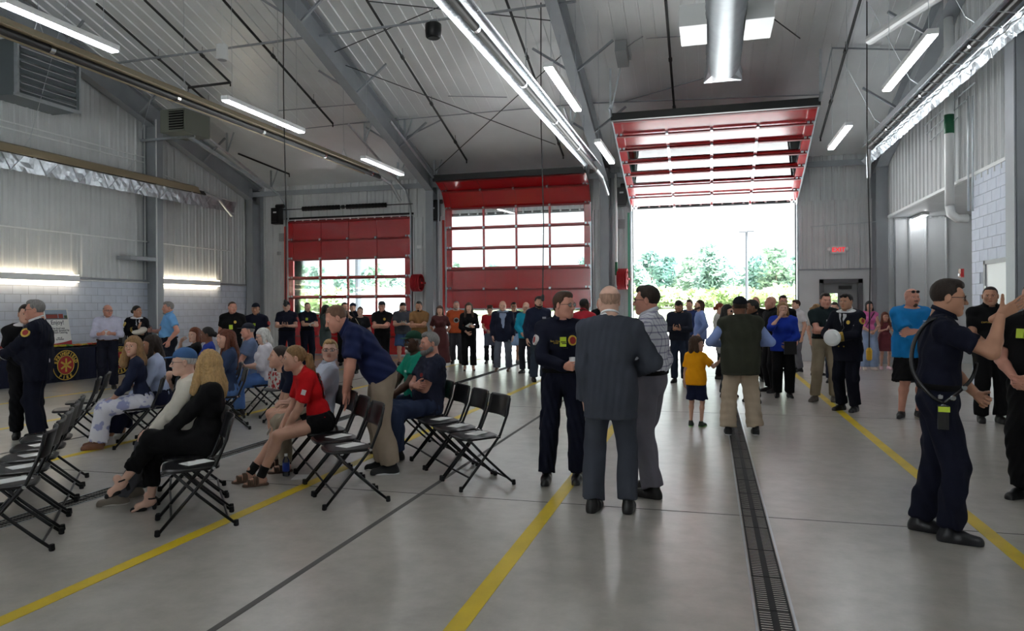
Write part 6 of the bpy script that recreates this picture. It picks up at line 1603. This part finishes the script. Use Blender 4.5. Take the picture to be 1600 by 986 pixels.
P = sitp(spot(3,4), H=1.72, label='young woman with dark hair in navy polo leaning forward', sex='f', wear=[('shirt', (30,36,56), {'sleeve': .7, 'hem': .0, 't': .018, 'collar': (30,36,56)}), ('shorts', (44,44,50), {'to': .6})], arms=(((.03,.44,-.28),(.9,-.5,-.2),'cup',(-.2,.9,-.3),(-.3,-.2,-.8)), ((.03,.44,-.3),(.9,-.5,-.2),'cup',(-.2,.9,-.3),(-.3,-.2,-.8))), hair=('bun','dark'), sk='light', shoes=('sandal', (70,52,42)), lean=22, slump=16, hpitch=-6, lod=0); paper(P, 1, 'folded program held by the young woman in navy polo')
cuff(P, -1, (.86,), M_black, 'watch', .034)
km = MB().tube([(0,0,0),(.01,0,-.1),(0,0,-.2)], .006, 6); km.box((0,0,-.26), (.07,.03,.11)); km.box((.03,0,-.34), (.03,.02,.05)); o = held(P, -1, 'key_pouch', km, mat('pouch_brown', (110,54,36), .6), 'brown key pouch hanging from the hand of the woman in navy polo', 'keys', (0,.08,-.02))
P = sitp(spot(4,3), H=1.78, label='grey bearded man in navy t-shirt with crossed arms seated in the rightmost row', wear=tee((40,44,62),(48,58,84)), arms=('cross','cross2'), hair=('short','grey'), beard=('full','grey'), sk='ruddy', build=1.15, belly=.6, slump=4, lean=-6, lod=0); patch(P,'shirt',-.1,-.12,.06,.05,M_pred,'print')
P = sitp(spot(4,4), H=1.76, label='smiling man in green cap and teal shirt seated in the rightmost row', wear=tee((24,140,116),(50,60,84)), arms=LAP, hair=('buzz','grey'), cap_=(34,70,54), glasses='clear', beard=('goatee','white'), sk='dark', hyaw=14, lod=0); text_on(P,'shirt',-.08,-.12,'est.',.05,M_paper)
P = person(598, py=737, H=1.84, face=-72, label='man in navy polo and khaki trousers bending over the chairs', wear=[('shirt', (30,38,74), {'hem': -.02, 'sleeve': .72, 't': .024, 'collar': (30,38,74)}), ('trousers', (164,148,130), {'wide': .03, 't': .018})], arms=(((.14,.36,-.38),(1,-.2,.2),'flat',(0,.5,-.7),(0,.6,-.6)), ((.15,.4,-.34),(1,-.2,.2),'flat',(0,.5,-.7),(0,.6,-.6))), hair=('buzz','thin'), sk='ruddy', build=1.12, lean=32, slump=8, hpitch=22, shoes=('shoe', (26,26,28), (215,215,215)), feet=((.1,-.03,0,4),(-.12,-.06,0,8)), lod=0); cuff(P, 1, (.93,), M_black, 'watch', .036)
P = sitp(S2['s1'], H=1.68, label='smiling woman with wavy fair hair in navy top at left', sex='f', wear=[('shirt', (32,38,60), {'sleeve': 1.6, 'hem': -.02}), ('trousers', M_floral, {'wide': .05, 't': .02})], arms=LAP, hair=('wavy','sand'), sk='light', hyaw=62, lean=8, feet=((.1,.5,0,0),(-.1,.5,0,0)), shoes=('shoe', (120,80,60)))
P = sitp(S2['s2'], H=1.68, label='woman with long dark hair in pale blue blouse at left', sex='f', wear=[('shirt', (178,190,220), {'sleeve': 1.9, 'hem': -.03, 't': .024}), ('coat', (30,34,56), {'sleeve': 0, 't': .03, 'neck': -30}) if 0 else ('trousers', (30,34,58), {'wide': .04, 't': .03, 'to': 1.75})], arms=('front','lap'), hair=('long','dark'), sk='tan', hyaw=8, lean=8, feet=((.1,.46,0,0),(-.06,.6,0,0)), shoes=('shoe', (206,204,206))); paper(P, -1, 'white program on the lap of the woman with long dark hair')
P = sitp(S2['s3'], H=1.68, label='red haired woman in black raising a hand to her face', sex='f', wear=[('shirt', BLK, {'sleeve': 1.2, 'hem': -.02}), ('shorts', BLK, {'to': .9})], arms=('face','lap'), hair=('bob','auburn'), sk='fair', hyaw=40, feet=((.1,.44,0,0),(.0,.62,.16,0)), shoes=('heel', (20,20,20)))
P = sitp(S2['s4'], H=1.72, label='dark haired person in bright blue shirt seated with back to the viewer', sex='f', wear=tee((44,64,150),(36,40,56)), arms=LAP, hair=('bun','black'), sk='brown', hyaw=-10)
P = sitp(S2['s7'], H=1.68, label='auburn haired woman in cream top seated at left of centre', sex='f', wear=tee((204,198,190),(60,60,76)), arms=LAP, hair=('bob','auburn'), sk='fair', hyaw=30)
P = sitp(S2['s8'], H=1.74, label='woman with long brown hair in dark denim shirt', sex='f', wear=[('shirt', (48,62,92), {'sleeve': 1.9, 'hem': -.02, 't': .02}), ('trousers', (84,116,170), {'wide': .02})], arms=LAP, hair=('long','auburn'), sk='light', hyaw=10)
P = sitp(S2['s9'], H=1.82, label='man in dark cap and grey blue shirt seated by the white haired woman', wear=tee((98,112,142),(88,120,176)), arms=LAP, hair=('buzz','grey'), cap_=(40,44,54), beard=('goatee','white'), sk='ruddy', build=1.15, belly=.5)
P = sitp(S2['s10'], H=1.7, label='white haired woman in white blouse and jeans', sex='f', wear=[('shirt', (216,212,220), {'sleeve': 1.2, 'hem': -.03, 't': .026}), ('trousers', (84,120,184), {'wide': .02})], arms=('front','front'), hair=('bob','white'), glasses='clear', sk='fair', build=1.15, hpitch=15)
# handbag, bottle, keys
b_ = S2['bag']; M_bag = blotch('bag_print', (206,200,192), (176,30,34), 16, .5)
t = empty('handbag', (b_.x, b_.y, .461), YN+.4); tag(t, 'patterned red and white handbag standing on a folding chair', 'bag')
MB().add([(-.17,-.07,0),(.17,-.07,0),(.17,.07,0),(-.17,.07,0),(-.19,-.05,.24),(.19,-.05,.24),(.19,.05,.24),(-.19,.05,.24)], [(0,3,2,1),(4,5,6,7),(0,1,5,4),(1,2,6,5),(2,3,7,6),(3,0,4,7)]).build('body', M_bag, t)
for s in (-1, 1): MB().tube([(-.1,s*.05,.22),(-.07,s*.05,.34),(.07,s*.05,.34),(.1,s*.05,.22)], .009, 6).build('handle', M_bag, t)
q = g(447, 744); t = empty('water_bottle', q); tag(t, 'water bottle with blue label on the floor by the sandals', 'bottle')
MB().lathe([(.03,0),(.033,.01),(.033,.15),(.013,.19),(.013,.2)], 14).build('bottle', M_plastic, t, True); MB().lathe([(.0338,.05),(.0338,.13)], 14).build('label', mat('bottle_label', (40,70,170), .5), t, True); MB().lathe([(.015,.195),(.015,.22)], 10).build('lid', M_white, t)
q = g(470, 746); program(q, .0015, 'folded white program lying on the floor by the water bottle', .3)
print('SCENE', round(time.time()-T0, 1), 's', len(bpy.data.objects), 'objects', sum(len(o.data.loop_triangles) if 0 else len(o.data.polygons)*2 for o in bpy.data.objects if o.type == 'MESH')/1e6, 'Mtris')
